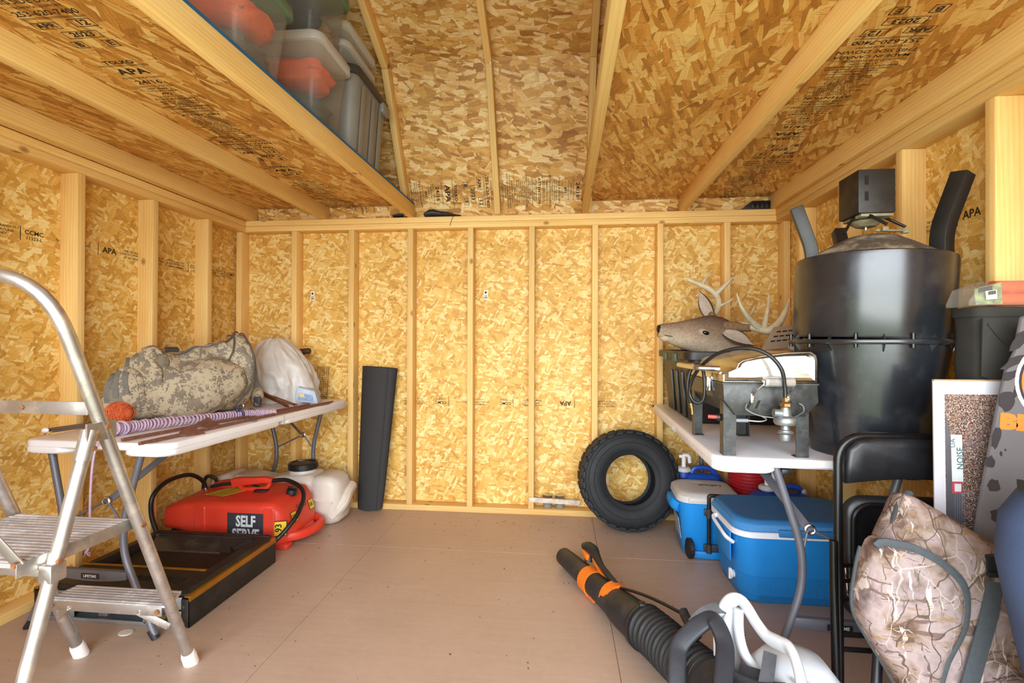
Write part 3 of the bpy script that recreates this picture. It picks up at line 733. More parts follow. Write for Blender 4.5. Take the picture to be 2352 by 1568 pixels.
# ------------------------------------------------------------------ folding tables
def folding_table(label, loc, rz, Wd, Ln, knee, leg_y, lcx, bar_z, ring_x=.06, far_y=None):
    t = thing('folding_table', label, 'table', loc, rz)
    zt = .735; top = MB()
    top.join(rbox(Wd, Ln, [(zt - .030, .006), (zt - .024, 0), (zt - .006, 0), (zt - .0015, .003), (zt, .008)], .055, 6))
    for sx in (-1, 1):
        for y0, y1 in ((-Ln / 2, -.004), (.004, Ln / 2)):
            o = []; w2 = .20
            xo, xi, xc = sx * Wd / 2, sx * (Wd / 2 - w2), sx * (Wd / 2 - w2 + .035)
            yo = y0 if y0 < -.1 else y1; yi = y1 if y0 < -.1 else y0; sy = -1 if yo < 0 else 1
            ring = lambda e, z: [(x, y, z) for x, y in rrect(w2 - e, abs(yo - yi) - e, .05, 5, sx * (Wd / 2 - (w2) / 2), (yo + yi) / 2)]
            top.loft([ring(.0, zt - .026), ring(0, zt - .044), ring(.010, zt - .050)])
    part('tabletop', top, WHITEP, t, local=True, smooth=40)
    part('fold_seam', MB().lohi((-Wd / 2 - .001, -.0025, zt - .045), (Wd / 2 + .001, .0025, zt - .0012)), plain('table_seam_grey', '#b4b2b4', .5, 0, .02), t, local=True)
    for e in (-1, 1):
        y = -leg_y if e < 0 else (far_y or leg_y)
        xs_ = knee
        for sx in (-1, 1):
            p = fillet([(lcx + sx * xs_[0], y * .985, zt - .03), (lcx + sx * xs_[1], y, .44), (lcx + sx * xs_[1] * .98, y, .31), (lcx + sx * xs_[2], y * 1.01, .012)], .07, 6)
            lg = part('leg', MB().tube(p, .0125, 12), GREYM, t, local=True)
            part('foot_cap', MB().cyl((lcx + sx * xs_[2] * 1.02, y * 1.01, 0), (lcx + sx * (xs_[2] * .94), y * 1.01, .032), .0145, 12), BLACKR, lg, local=True)
            part('hinge_clip', MB().box((lcx + sx * (xs_[0] + .035), y * .97, zt - .052), (.05, .03, .02)), BLACKP, lg, local=True, bevel=.004)
            part('hinge_clip', MB().box((lcx + sx * (xs_[0] - .035), y * .97, zt - .052), (.03, .03, .02)), BLACKP, lg, local=True, bevel=.004)
        k = .155 if xs_[1] > .13 else .15
        cb = MB(); n_ = 9; top_, bot = [], []
        a_ = []
        for i in range(n_):
            x = -k + 2 * k * i / (n_ - 1); a_.append((x + lcx, bar_z + .018)); 
        for i in range(n_ - 1, -1, -1):
            x = -k + 2 * k * i / (n_ - 1); a_.append((x + lcx, bar_z - .012 - .012 * (1 - (x / k) ** 2)))
        cb.prism(a_, -.010, .010, Matrix.Translation((0, y, 0)) @ RX)
        c_ = part('cross_bar', cb, GREYM, t, local=True, bevel=.003)
        yy = y + e * .0112
        pl_ = part('name_plate', MB().lohi((lcx - .038, yy - .001, bar_z - .014), (lcx + .038, yy + .001, bar_z + .006)), BLACKP, c_, local=True, bevel=.0005, seg=1)
        rgx = lcx + ring_x
        part('locking_ring', MB().torus((rgx, y, .50), .014, .0045, 'y', 16, 6), STEEL, t, local=True)
        part('brace', MB().bar((rgx, y, .495), (lcx + ring_x * 2.2, y - e * .34, zt - .04), .028, .006, (0, 1, 0)), GREYM, t, local=True, bevel=.001)
        for sx in (-1, 1): part('tie_rod', MB().cyl((rgx + sx * .008, y, .497), (lcx + sx * xs_[1], y, .41), .0045, 8), GREYM, t, local=True)
    return t
tl = folding_table('white folding table under the camouflage rucksack along the left wall', (.500, -.78, 0), -.02, .62, 1.44, (.20, .130, .270), .675, -.042, .222, .055, .690)
def plate_text(parent_t, cx, y, z, local=True):
    pl_ = [c for c in parent_t.children if c.name.startswith('cross_bar')][0].children[0]
    part('lettering', text_mb('LIFETIME', .0145, .0004).xf(Matrix.Translation((cx, y, z)) @ RX), TEXTW, pl_, local=True, smooth=0)
plate_text(tl, -.042, -.675 - .0126, .218)

# ------------------------------------------------------------------ camouflage rucksack
from mathutils import noise as mnoise
t = thing('rucksack', 'bulging digital camouflage rucksack lying on the left folding table', 'backpack', (.23, -.78, .735))
e1 = Vector((.50, .866, 0)) * .88; e2 = Vector((.866, -.50, 0)); B0 = Vector((.135, -1.075, .735))
RS = [(-.06, .02, .06, .09, .03), (-.03, .06, .02, .19, .03), (.03, .10, .005, .24, .02), (.10, .125, 0, .315, .015), (.16, .14, 0, .345, .01), (.24, .145, 0, .325, .0), (.32, .14, 0, .315, -.01), (.45, .14, 0, .34, -.01), (.56, .14, .0, .375, 0), (.64, .14, .01, .410, -.01), (.675, .13, .02, .405, -.01), (.695, .09, .06, .33, -.01), (.70, .03, .12, .24, 0)]
def bag_at(s, a, off=0):     # s along the bag, a = angle from straight up towards the room
    for i in range(len(RS) - 1):
        if RS[i][0] <= s <= RS[i + 1][0]:
            f = (s - RS[i][0]) / (RS[i + 1][0] - RS[i][0]); f = f * f * (3 - 2 * f) * .5 + f * .5
            r = [p + (q - p) * f for p, q in zip(RS[i], RS[i + 1])]; break
    _, hw, zb, zt, sh = r
    hz = (zt - zb) / 2; ca, sa = math.cos(a), math.sin(a)
    ex = .78
    u = math.copysign(abs(sa) ** ex, sa) * (hw + off); w = math.copysign(abs(ca) ** ex, ca) * (hz + off)
    if w > 0: u *= 1 - .35 * (w / hz) ** 2
    p = B0 + e1 * s + e2 * (u + sh) + Vector((0, 0, zb + hz + w))
    n_ = mnoise.noise(p * 7) * .030 + mnoise.noise(p * 17) * .012 + mnoise.noise(p * 40) * .003
    d = (e2 * sa + Vector((0, 0, ca)))
    return p + d * (n_ if p.z > .76 else 0)
b = MB(); rings = []
for i in range(61):
    s = -.06 + .76 * i / 60
    rings.append([bag_at(s, -2 * PI * k / 48) for k in range(48)])
for r in rings:
    for p in r: p.z = max(p.z, .7365); p.x = max(p.x, .06)
b.loft(rings); part('bag_body', b, ACU, t, smooth=80)
def pouch(c, r, tilt, seed, nm, ex=.8):
    R3 = Matrix((e1, e2, Vector((0, 0, 1)))).transposed() @ Matrix.Rotation(tilt, 3, 'Y'); b = MB(); rings = []
    for i in range(29):
        v_ = -1 + 2 * i / 28; sr = max(.0, 1 - abs(v_) ** 2.3) ** .5 + .015; ring = []
        for k in range(40):
            a = -2 * PI * k / 40; ca = math.copysign(abs(math.cos(a)) ** ex, math.cos(a)); sa = math.copysign(abs(math.sin(a)) ** ex, math.sin(a))
            p = Vector(c) + R3 @ Vector((v_ * r[0], ca * sr * r[1], sa * sr * r[2])); n_ = mnoise.noise(p * 9 + Vector((seed, 0, 0))) * .016 + mnoise.noise(p * 26) * .006
            p += (p - Vector(c)).normalized() * n_; p.z = max(p.z, .7368); ring.append(p)
        rings.append(ring)
    return part(nm, b.loft(rings), ACU, t, smooth=80)
pouch(B0 + e1 * .375 + e2 * .075 + Vector((0, 0, .135)), (.285, .135, .140), -.20, 5, 'front_pocket')
pouch(B0 + e1 * .115 + e2 * .055 + Vector((0, 0, .185)), (.16, .085, .055), -.85, 9, 'side_pocket')
pouch(B0 + e1 * .075 + e2 * .045 + Vector((0, 0, .165)), (.15, .085, .040), -.95, 14, 'side_pocket')
def on_bag(pts, off=.006, n_=6): return [tuple(bag_at(p[0], p[1], off)) for p in cr([(s, a, 0) for s, a in pts], n_)]
PIPE = plain('brown_piping', '#5d5147', .8, 0, .1)
for pts in ([(.60, -.3), (.60, .3), (.56, .9), (.48, 1.5), (.40, 2.0), (.36, 2.3)], [(.67, -.4), (.675, .3), (.672, 1.0), (.66, 1.6), (.62, 2.1), (.55, 2.4)], [(.66, -.2), (.60, .1), (.54, .25)]):
    part('piping', MB().tube(on_bag(pts, .012), .0045, 6), PIPE, t)
def strap_on(name, pts, w, mat=None, off=.006, parent=None):
    q = on_bag(pts, off); ups = []
    return part(name, MB().tube(q, 1, 8, flat=(w, .0022, .6)), mat or WEB, parent or t)
STRAPG = plain('grey_green_webbing', '#76736b', .85, 0, .12, 60, .3, 500)
for k, s0 in enumerate((-.045, -.015, .02)):
    strap_on('webbing_band', [(s0 + .06, -.3), (s0 + .03, .35), (s0 + .005, .9), (s0, 1.5)], .011, STRAPG)
strap_on('compression_strap', [(.12, .05), (.20, .25), (.30, .32), (.42, .28), (.52, .15)], .012, STRAPG, .012)
q = bag_at(.26, .34, .022)
part('buckle', MB().box((0, 0, 0), (.06, .03, .016), Matrix.Translation(q) @ Matrix.Rotation(1.05, 4, 'Z') @ Matrix.Rotation(.5, 4, 'X')), DARKG, t, bevel=.004)
for s0, a0, ln in ((.10, .4, .10), (.40, .42, .14)):       # pocket flaps
    fl_ = MB(); r2 = []
    for i in range(7):
        s = s0 + ln * i / 6
        r2.append([bag_at(s, a0 - .30, .004), bag_at(s, a0 - .1, .016), bag_at(s, a0 + .1, .020), bag_at(s, a0 + .26 + .06 * math.sin(i), .018), bag_at(s, a0 + .24 + .06 * math.sin(i), .002)])
    part('pocket_flap', fl_.loft(r2), ACU, t, smooth=70)
for pts in ([(.03, .2), (.06, .8), (.08, 1.4), (.10, 2.0)], [(.12, .45), (.13, .8), (.16, 1.3), (.14, 2.0)]):   # gathered folds
    part('fold', MB().tube(on_bag(pts, -.002), 1, 8, flat=(.016, .012, .9)), ACU, t, smooth=80)
# shoulder strap hanging behind the bag with its buckle, and the loose tail on the table
sp_ = cr([(.44, -.50, 1.04), (.455, -.50, .95), (.475, -.51, .86), (.50, -.53, .79), (.52, -.56, .752)], 6)
sh = part('shoulder_strap', MB().tube(sp_, 1, 8, flat=(.017, .003, .6), up=(.6, -.7, 0)), STRAPG, t)
part('buckle', MB().box((.51, -.548, .772), (.04, .02, .055), None), DARKG, sh, bevel=.005)
part('camouflage_pad', MB().ball((.475, -.50, .80), (.035, .04, .055), 12, 8), ACU, t, smooth=80)
part('metal_clip', MB().torus((.46, -.62, .755), .016, .0035, 'y', 18, 6), STEEL, t)
tail = cr([(.50, -.60, .742), (.60, -.70, .741), (.70, -.85, .741), (.775, -.98, .741), (.80, -1.0, .741)], 6)
part('strap_tail', MB().tube(tail, 1, 6, flat=(.011, .0012, .5), up=(0, 0, 1)), STRAPG, t)

# ------------------------------------------------------------------ bin bag, carton and rods behind the rucksack
BAGW = translucent('thin_white_polythene', '#f1ece6', .35, .35)
rings = []
cx, cy = .485, -.205
for i in range(40):
    v = i / 39; z = .737 + .40 * v
    rr = (.168 * (1 - .10 * v) * math.sqrt(max(0, 1 - (max(0, v - .35) / .66) ** 2.2)) + .004); ox = -.07 * v + .02 * math.sin(v * 5)
    ring = []
    for k in range(96):
        a = 2 * PI * k / 96; p = Vector((math.cos(a), math.sin(a), z * 3))
        c_ = abs(mnoise.noise(Vector((math.cos(a) * 2.4, math.sin(a) * 2.4, z * 5 + 2)))) * .085 + abs(mnoise.noise(Vector((math.cos(a) * 6, math.sin(a) * 6, z * 13)))) * .035
        r_ = rr * (1.08 - c_ * 3.2 * min(1, rr / .06))
        ring.append((cx + ox + r_ * 1.12 * math.cos(a), cy + r_ * .95 * math.sin(a), z + .012 * mnoise.noise(Vector((math.cos(a) * 4, math.sin(a) * 4, v * 3))) * (v > .05)))
    rings.append(ring)
solo('plastic_bag', 'crumpled white plastic bag standing behind the rucksack on the left table', 'bag', MB().loft(rings), BAGW, smooth=50)
M = Mframe((.668, -.275, .745), (.80, .30, -.12), (-.22, .90, .10), (.10, -.10, 1))
c = thing('paper_packet', 'pale blue and white printed packet slumped against the white plastic bag', 'packet', (.66, -.21, .737))
pk = MB().loft([[(-.075, -.05, .0), (.075, -.05, .0), (.075, .05, 0), (-.075, .05, 0)], [(-.08, -.055, .03), (.07, -.05, .02), (.07, .05, .02), (-.08, .055, .03)], [(-.07, -.04, .09), (.045, -.04, .075), (.045, .04, .075), (-.07, .04, .09)]])
part('wrapper', pk.xf(M), plain('pale_blue_print', '#b3bfd0', .5, 0, .1, 20), c, bevel=.006)
part('printed_panel', MB().add([(-.06, -.0575, .018), (.045, -.0535, .012), (.035, -.0485, .052), (-.058, -.050, .060)], [(0, 1, 2, 3)]).xf(M), plain('blue_print', '#7e98bd', .5, 0, .25, 90), c, 'blue printed panel', smooth=0)
part('printed_panel', MB().add([(-.055, -.0555, .035), (-.015, -.0545, .034), (-.020, -.050, .056), (-.055, -.0515, .060)], [(0, 1, 2, 3)]).xf(M @ Matrix.Translation((0, -.001, 0))), plain('yellow_print', '#c9b877', .5, 0, .2, 90), c, 'yellow printed patch', smooth=0)
COPPER = plain('copper_coating', '#9c6240', .35, .85, .2, 30)
r0 = None
for k in range(9):
    p = Vector((.372 + .005 * k, -.385 + .012 * (k % 3), .845 - .007 * k)); q = Vector((.672 - .014 * (k % 4), -.505 + .022 * (k % 5), .7405))
    b = MB().cyl(p, q, .0036, 8)
    o = solo('copper_rod', 'thin copper-coated rod in the bundle sloping out from behind the rucksack', 'rod', b, COPPER, group='copper rods beside the white plastic bag')
# wire mesh sheets stood against the back wall
WIRE = plain('dark_wire', '#4a3a26', .6, .5, .2)
def wire_sheet(label, x0, x1, z0, z1, y, tilt, lean=0):
    t = thing('wire_mesh', label, 'wire mesh', ((x0 + x1) / 2, y, z0)); n_ = int((x1 - x0) / .0125); m_ = int((z1 - z0) / .0125)
    a = MB(); c = MB()
    for i in range(n_ + 1): a.bar((x0 + i * .0125, y - lean, z0), (x0 + i * .0125, y, z1), .0014, .0014)
    for i in range(m_ + 1): c.bar((x0, y - lean * (1 - i / m_), z0 + i * .0125), (x1, y - lean * (1 - i / m_), z0 + i * .0125), .0014, .0014)
    part('upright_wires', a, WIRE, t, smooth=0, stuff=True); part('cross_wires', c, WIRE, t, smooth=0, stuff=True)
    part('edge_wire', MB().tube([(x0, y - lean, z0), (x1, y - lean, z0), (x1, y, z1), (x0, y, z1)], .0012, 5, closed=True), WIRE, t)
wire_sheet('square wire mesh piece standing behind the table end near the back wall', .56, .665, .737, .945, -.006, 0, .03)
solo('wire_mesh', 'rolled scrap of dark wire mesh showing over the white plastic bag', 'wire mesh', MB().lathe([(.018, 0), (.02, .01), (.02, .15), (.017, .16)], 12, Matrix.Translation((.39, -.045, 1.035)) @ Matrix.Rotation(1.45, 4, 'Y')), WIRE)

# ------------------------------------------------------------------ stakes, hank and twine on the left table
REB = plain('rusted_steel', '#7d5240', .9, .15, .25, 60, .3, 300)
def rebar(label, p, q, r=.006, plate=None, group=None):
    p, q = Vector(p), Vector(q); n_ = int((q - p).length / .012); pts = [p + (q - p) * i / (2 * n_) for i in range(2 * n_ + 1)]
    t = thing('steel_stake', label, 'stake', tuple(p + (q - p) * .5 - Vector((0, 0, r))), 0, group)
    part('bar', MB().tube(pts, [r * (1.0 if i % 2 else 1.18) for i in range(len(pts))], 8), REB, t)
    if plate is not None:
        d = (q - p).normalized(); s = d.cross(Vector((0, 0, 1))); c = p + (q - p) * plate
        M = Mframe(c + Vector((0, 0, .004)), d, -s, (0, 0, 1))
        part('anchor_plate', MB().prism([(-.055, -.008), (-.02, -.03), (.045, -.042), (.05, .0), (.06, .045), (.02, .030), (-.03, .012)], -.001, .003, M @ Matrix.Rotation(.35, 4, 'X')), REB, t, 'jagged rusty anchor plate')
rebar('rusty ribbed stake with jagged plate poking over the near edge of the left table', (.727, -1.552, .745), (.790, -.50, .743), .0062, .20)
rebar('rusty ribbed stake with jagged plate lying next to the lavender rope hank', (.608, -1.500, .745), (.748, -.42, .744), .0062, .33)
for k in range(3):
    rebar(('nearest', 'middle', 'farthest')[k] + ' of three thin rusty rods reaching the far end of the left table', (.66 + .02 * k, -1.02 + .05 * k, .741 + .004 * (k % 2)), (.80 + .012 * k, -.23 - .05 * k, .741), .0042, None, 'thin rusty rods on the left table')
GS = plain('grey_stake_paint', '#7a6a60', .7, .3, .15)
for k in range(5):
    p = Vector((.125 + .010 * k, -1.362 + .004 * (k % 2), .742 + .006 * (k % 2) + (.009 if k == 2 else 0))); q = p + Vector((.045, .24, 0))
    solo('stake', 'thin grey-brown stake in the bundle by the ladder with white-daubed ends', 'stake', MB().cyl(p, q, .0046, 8), GS, group='grey-brown stakes by the orange twine')
solo('putty_blob', 'white daub of caulk on the ends of the grey-brown stakes', 'caulk', MB().ball((.143, -1.374, .748), (.016, .010, .011), 10, 7), WHITEP)
TW = plain('orange_twine', '#d9693a', .75, 0, .18, 90, .3, 300)
t = thing('twine_ball', 'ball of bright orange twine resting against the rucksack', 'twine', (.232, -1.135, .735))
part('core', MB().ball((.232, -1.135, .786), (.058, .045, .045), 16, 10), TW, t)
rnd = random.Random(4); st_ = MB()
for k in range(46):
    a = rnd.uniform(-.5, .5); b_ = rnd.uniform(-.35, .35); R_ = Matrix.Rotation(a, 3, 'Z') @ Matrix.Rotation(b_, 3, 'Y'); off = rnd.uniform(-.75, .75); rr = math.sqrt(1 - off * off) * 1.03
    st_.tube([Vector((.232, -1.135, .786)) + Vector((v.x * .061, v.y * .048, v.z * .048)) for v in (R_ @ Vector((off, rr * math.cos(2 * PI * i / 18), rr * math.sin(2 * PI * i / 18))) for i in range(18))], .0016, 4, closed=True)
part('windings', st_, TW, t, stuff=True)
ROPE = plain('lavender_rope', '#b99fb4', .7, 0, .12, 120)
t = thing('rope_hank', 'lavender rope wound into a long coiled hank along the left table', 'rope', (.60, -1.10, .735))
ax = cr([(.452, -1.425, .762), (.50, -1.28, .763), (.60, -1.03, .757), (.70, -.86, .753), (.765, -.79, .751)], 10)
P_ = ax; n_t = 70; hl = []
for i in range(n_t * 12):
    f = i / (n_t * 12) * (len(P_) - 1); k = int(f); p = P_[k].lerp(P_[min(k + 1, len(P_) - 1)], f - k); d = (P_[min(k + 1, len(P_) - 1)] - P_[max(k - 1, 0)]).normalized()
    s = d.cross(Vector((0, 0, 1))).normalized(); u = s.cross(d); a = 2 * PI * i / 12; R_ = .024 - .010 * i / (n_t * 12); R_ *= 1 + .1 * math.sin(i * .37)
    hl.append(p + s * math.cos(a) * R_ + u * math.sin(a) * R_ * .9 + d * .004 * math.cos(a))
part('windings', MB().tube(hl, .0042, 6), ROPE, t)
for k in range(3): part('end_loop', MB().tube([Vector((.455 + .012 * k, -1.43 + .028 * k, .765)) + Vector((.026 * math.cos(2 * PI * i / 20), .010 * math.sin(2 * PI * i / 20 + k), .026 * math.sin(2 * PI * i / 20))) for i in range(20)], .0042, 6, closed=True), ROPE, t)
tp = cr([(.475, -1.40, .745), (.515, -1.49, .742), (.523, -1.522, .715), (.516, -1.53, .62), (.511, -1.53, .48), (.516, -1.53, .39), (.505, -1.53, .352), (.495, -1.53, .338)], 6)
tl_ = part('rope_tail', MB().tube(tp, .0042, 6), ROPE, t)
fr = MB()
for k in range(12): fr.cyl((.495, -1.53, .34), (.495 + rnd.uniform(-.012, .012), -1.53 + rnd.uniform(-.01, .01), .325 + rnd.uniform(-.004, .01)), .001, 4)
part('frayed_end', fr, ROPE, tl_)
part('blue_tie', MB().torus((.668, -.925, .757), .019, .004, 'y', 16, 6).ball((.662, -.935, .778), .009, 8, 6), plain('blue_tie_cord', '#27386e', .6), t, 'dark blue tie around the hank')
# ------------------------------------------------------------------ fireplace insert lying on its back
INS = plain('black_enamel', '#211e1c', .5, .1, .15, 14, .06, 200, .5, '#4a423c', 7, .35)
GOLD = plain('brass_trim', '#b5802a', .32, .7, .1, 15)
t = thing('fireplace_insert', 'black fireplace insert with brass trims lying on its back under the left table', 'fireplace insert', (.46, -1.10, 0))
X0, X1, Y0, Y1 = .128, .790, -1.395, -.822
for x, nm in ((X0, 'left'), (X1, 'right')):
    s_ = 1 if x > .4 else -1
    sp = part('side_panel', MB().lohi((x - .003, Y0, .002), (x + .003, Y1, .122)).lohi((x - .003 if s_ > 0 else x - .003, Y0, .002), (x + .003, Y0 + .004, .122)).lohi((x - s_ * .030, Y0 - .001, .004), (x, Y0 + .003, .112)), INS, t, bevel=.001)
    part('brass_trim', MB().prism([(x - s_ * .016, .124), (x + s_ * .005, .124), (x + s_ * .006, .103), (x + s_ * .003, .102), (x + s_ * .001, .118), (x - s_ * .016, .119)], -Y0 + .001, -Y1, RX), GOLD, sp, bevel=.0008)
    for z in (.020, .085): part('rivet', MB().cyl((x - s_ * .016, Y0 - .001, z), (x - s_ * .016, Y0 - .005, z), .006, 10), DARKG, sp)
fp = part('front_plate', MB().lohi((X0 + .03, Y0 + .003, .062), (X1 - .03, Y0 + .006, .116)).lohi((X0 + .02, Y0 - .004, .0), (X1 - .03, Y0 + .004, .016)).lohi((X0 + .03, Y0 + .003, .0), (X0 + .17, Y0 + .006, .07)).lohi((X1 - .09, Y0 + .003, .0), (X1 - .03, Y0 + .006, .07)), ZINC, t, bevel=.001)
part('tray', MB().lohi((X0 + .01, Y0 + .01, .004), (X1 - .01, Y1 - .01, .010)).lohi((X0 + .16, Y0 + .07, .01), (X1 - .08, Y0 + .08, .07)), plain('blued_steel', '#7d8c95', .45, .6, .1), t)
lb = part('rating_label', MB().lohi((X0 + .075, Y0 + .0015, .022), (X0 + .110, Y0 + .0035, .058)), INS, fp)
part('print', MB().lohi((X0 + .079, Y0 + .0005, .028), (X0 + .084, Y0 + .002, .054)).lohi((X0 + .087, Y0 + .0005, .025), (X0 + .101, Y0 + .002, .040)), TEXTW, lb, smooth=0)
part('bracket', MB().lohi((.385, Y0 + .02, .012), (.425, Y0 + .04, .045)), ZINC, t, bevel=.003)
for k, (xa, xb) in enumerate(((.40, .52), (.50, .66))):
    part('wire', MB().tube(cr([(xa, Y0 + .03, .045), ((xa + xb) / 2, Y0 + .02, .030), (xb, Y0 + .03, .046)], 6), .0014, 5), STEEL, t)
# black bezel round the sunken grate and smoked glass
bz = MB()
def bzr(i, z, r=.02, y0=0, y1=0, xl=0, xr=0): return [(x, y, z) for x, y in rrect(X1 - X0 - 2 * i - xl - xr, Y1 - Y0 - 2 * i - y0 - y1, r, 4, (X0 + xl + X1 - xr) / 2, (Y0 + y0 + Y1 - y1) / 2)]
bz.loft([bzr(.012, .104), bzr(.012, .126), bzr(.022, .136), bzr(.022, .1365, .015, .168, .025, .036, .050), bzr(.030, .100, .012, .168, .025, .036, .050)], caps=False)
part('bezel', bz, INS, t, smooth=40)
part('brass_strip', MB().bar((X0 + .02, Y0 + .182, .1385), (X1 - .068, Y0 + .182, .1385), .013, .005, (0, 0, 1)), GOLD, t, bevel=.0015)
gm = MB(); x0, x1, y0, y1 = X0 + .068, X1 - .084, Y0 + .200, Y0 + .43
for k in range(100):
    x = x0 + (x1 - x0) * k / 99; gm.lohi((x - .0018, y0, .098), (x + .0018, y1, .104))
for k in range(12):
    y = y0 + (y1 - y0) * k / 11; gm.lohi((x0, y - .0012, .096), (x1, y + .0012, .101))
part('mesh_screen', gm, INS, t, smooth=0, stuff=True)
part('mesh_backing', MB().lohi((x0, y0 - .01, .082), (x1, Y1 - .05, .088)), plain('soot_black', '#0d0c0c', .8), t)
GL = plain('smoked_glass', '#2b2829', .16, 0, .1, 8, 0, 60, .5, '#6a635f', 9, .25)
part('glass_panel', MB().hexa([(x0, Y0 + .425, .098), (x1, Y0 + .425, .098), (x1, Y0 + .535, .130), (x0, Y0 + .535, .130)], [(x0, Y0 + .423, .102), (x1, Y0 + .423, .102), (x1, Y0 + .533, .134), (x0, Y0 + .533, .134)]), GL, t)
part('dusty_ledge', MB().bar((x0 + .01, Y0 + .418, .104), (x1 - .10, Y0 + .418, .104), .014, .004), plain('dust_grey', '#4f4944', .9, 0, .3, 80), t, 'dusty grey ledge under the glass')
part('log_roll', MB().cyl((x1 - .05, Y0 + .44, .108), (x1 - .01, Y0 + .52, .122), .020, 14), INS, t)
part('rear_bar', MB().bar((X0 + .03, Y1 - .012, .134), (X1 - .02, Y1 - .012, .134), .026, .010), INS, t, bevel=.003)
for k in range(5):       # louvre openings in the near band
    xa = X0 + .09 + k * .098
    lv = part('louvre', MB().bar((xa, Y0 + .095, .1368), (xa + .082, Y0 + .095, .1368), .034, .003), plain('soot_black', '#0d0c0c', .8), t)
    part('louvre_slat', MB().bar((xa, Y0 + .089, .1385), (xa + .082, Y0 + .089, .1385), .003, .003).bar((xa, Y0 + .101, .1385), (xa + .082, Y0 + .101, .1385), .003, .003), INS, lv, stuff=True)
v = part('gas_valve', MB().cyl((.715, Y0 + .01, .052), (.700, -1.425, .050), .009, 10).cyl((.700, -1.420, .050), (.655, -1.432, .046), .011, 10).cyl((.690, -1.425, .035), (.690, -1.425, .066), .012, 10).cyl((.652, -1.428, .046), (.640, -1.431, .045), .013, 6), BRASS, t, 'dull brass gas valve')
solo('washer', 'flat pale disc lying on the floor in front of the fireplace insert', 'disc', MB().lathe([(.004, .0), (.026, 0), (.026, .003), (.004, .003)], 20, Matrix.Translation((.575, -1.445, .0002)) @ Matrix.Diagonal((1, .8, 1, 1))), plain('chalky_white', '#c9bfb6', .8))

# ------------------------------------------------------------------ red fuel caddy lying on its side
REDP = plain('red_plastic', '#d63a26', .42, 0, .08, 7, .05, 200, .5, '#b5584a', 5, .3)
t = thing('fuel_caddy', 'red wheeled fuel caddy lying flat under the left table with SELF SERVE label', 'fuel can', (.42, -.52, 0))
b = MB(); FY, BY = -.712, -.345
# cross sections along X: (x, y front, y back, z bottom, z top)
secs = [(.062, FY + .05, BY - .03, .095, .175), (.070, FY + .02, BY - .01, .088, .205), (.16, FY, BY, .085, .235), (.22, FY, BY, .070, .240), (.30, FY, BY, .020, .245), (.64, FY, BY, .012, .252), (.70, FY + .005, BY - .005, .012, .245), (.74, FY + .03, BY - .02, .02, .205), (.775, FY + .08, BY - .05, .03, .10), (.785, FY + .10, BY - .07, .035, .07)]
for x, yf, yb, z0, z1 in secs:
    b.v += []
rings = []
for x, yf, yb, z0, z1 in secs:
    rings.append([(x, yf + (yb - yf) * .5 + v_ * 1, z0 + (z1 - z0) * .5 + w_ + (.018 * ((v_ + (yb - yf) / 2) / (yb - yf)) if w_ > 0 else 0)) for v_, w_ in rrect(yb - yf, z1 - z0, .035, 5)])
part('body', b.loft(rings), REDP, t, smooth=50)
for xa in (.265, .656): part('raised_band', rbox(.062, .20, [(0, .004), (.006, 0), (.010, .004)], .01, 3).xf(Matrix.Translation((xa + .03, FY + .004, .130)) @ RX), REDP, t)
part('handle_bar', MB().tube(fillet([(.675, FY + .04, .055), (.80, FY + .10, .055), (.838, -.50, .058), (.832, BY - .06, .062), (.735, BY - .02, .075)], .07, 5), 1, 12, flat=(.022, .026, .8)), REDP, t)
part('handle_recess', MB().hexa([(.745, FY + .13, .06), (.80, FY + .15, .06), (.80, BY - .10, .065), (.745, BY - .09, .065)], [(.742, FY + .13, .10), (.748, FY + .15, .10), (.748, BY - .10, .105), (.742, BY - .09, .105)]), REDP, t)
part('foot', MB().lohi((.70, FY + .03, .0), (.77, FY + .09, .03)), REDP, t, bevel=.008)
part('foot', MB().lohi((.70, BY - .09, .0), (.77, BY - .03, .03)), REDP, t, bevel=.008)
for y in (FY + .035, BY - .035):
    w_ = part('wheel', MB().lathe([(.012, -.02), (.050, -.02), (.056, -.012), (.056, .012), (.050, .02), (.012, .02)], 24, Matrix.Translation((.155, y, .0565)) @ RX), BLACKR, t)
    part('hub', MB().lathe([(.034, .019), (.030, .023), (.012, .023), (.010, .018)], 20, Matrix.Translation((.155, y, .0565)) @ Matrix.Rotation(PI / 2, 4, 'X')), DARKG, w_)
pl_ = part('self_serve_plate', MB().lohi((.452, FY - .0015, .045), (.660, FY + .002, .200)), plain('label_charcoal', '#35343a', .5), t, 'charcoal SELF SERVE label')
part('lettering', MB().join(text_mb('SELF', .080, .003, .72), Matrix.Translation((0, .033, 0))).join(text_mb('SERVE', .080, .003, .72), Matrix.Translation((0, -.037, 0))).xf(Matrix.Translation((.556, FY - .0022, .122)) @ RX), TEXTW, pl_, smooth=0)
YEL = plain('yellow_label', '#e3bf1e', .5, 0, .04)
def fuel_label(M, kw):
    p = part('octane_label', MB().prism(rrect(.070, .080, .004, 2), -.0004, .0006, M), TEXTK, t, 'yellow label reading 93')
    part('yellow_ground', MB().prism(rrect(.063, .073, .003, 2), .0006, .0010, M), YEL, p)
    part('lettering', text_mb('93', .045, .0012).xf(M @ Matrix.Translation((-.006, .004, .0014)) @ Matrix.Rotation(kw, 4, 'Z')), TEXTK, p, smooth=0)
fuel_label(Mframe((.738, FY - .001 + .018, .12), (.94, .34, 0), (0, 0, 1), (.34, -.94, 0)), PI / 2)
sl = Vector((.035, 0, -.105)).normalized(); up_ = Vector((0, 1, 0))
def on_slope(y, z): return Vector((.742 + (.205 - z) * .333, y, z)) + Vector((.004, 0, .001))
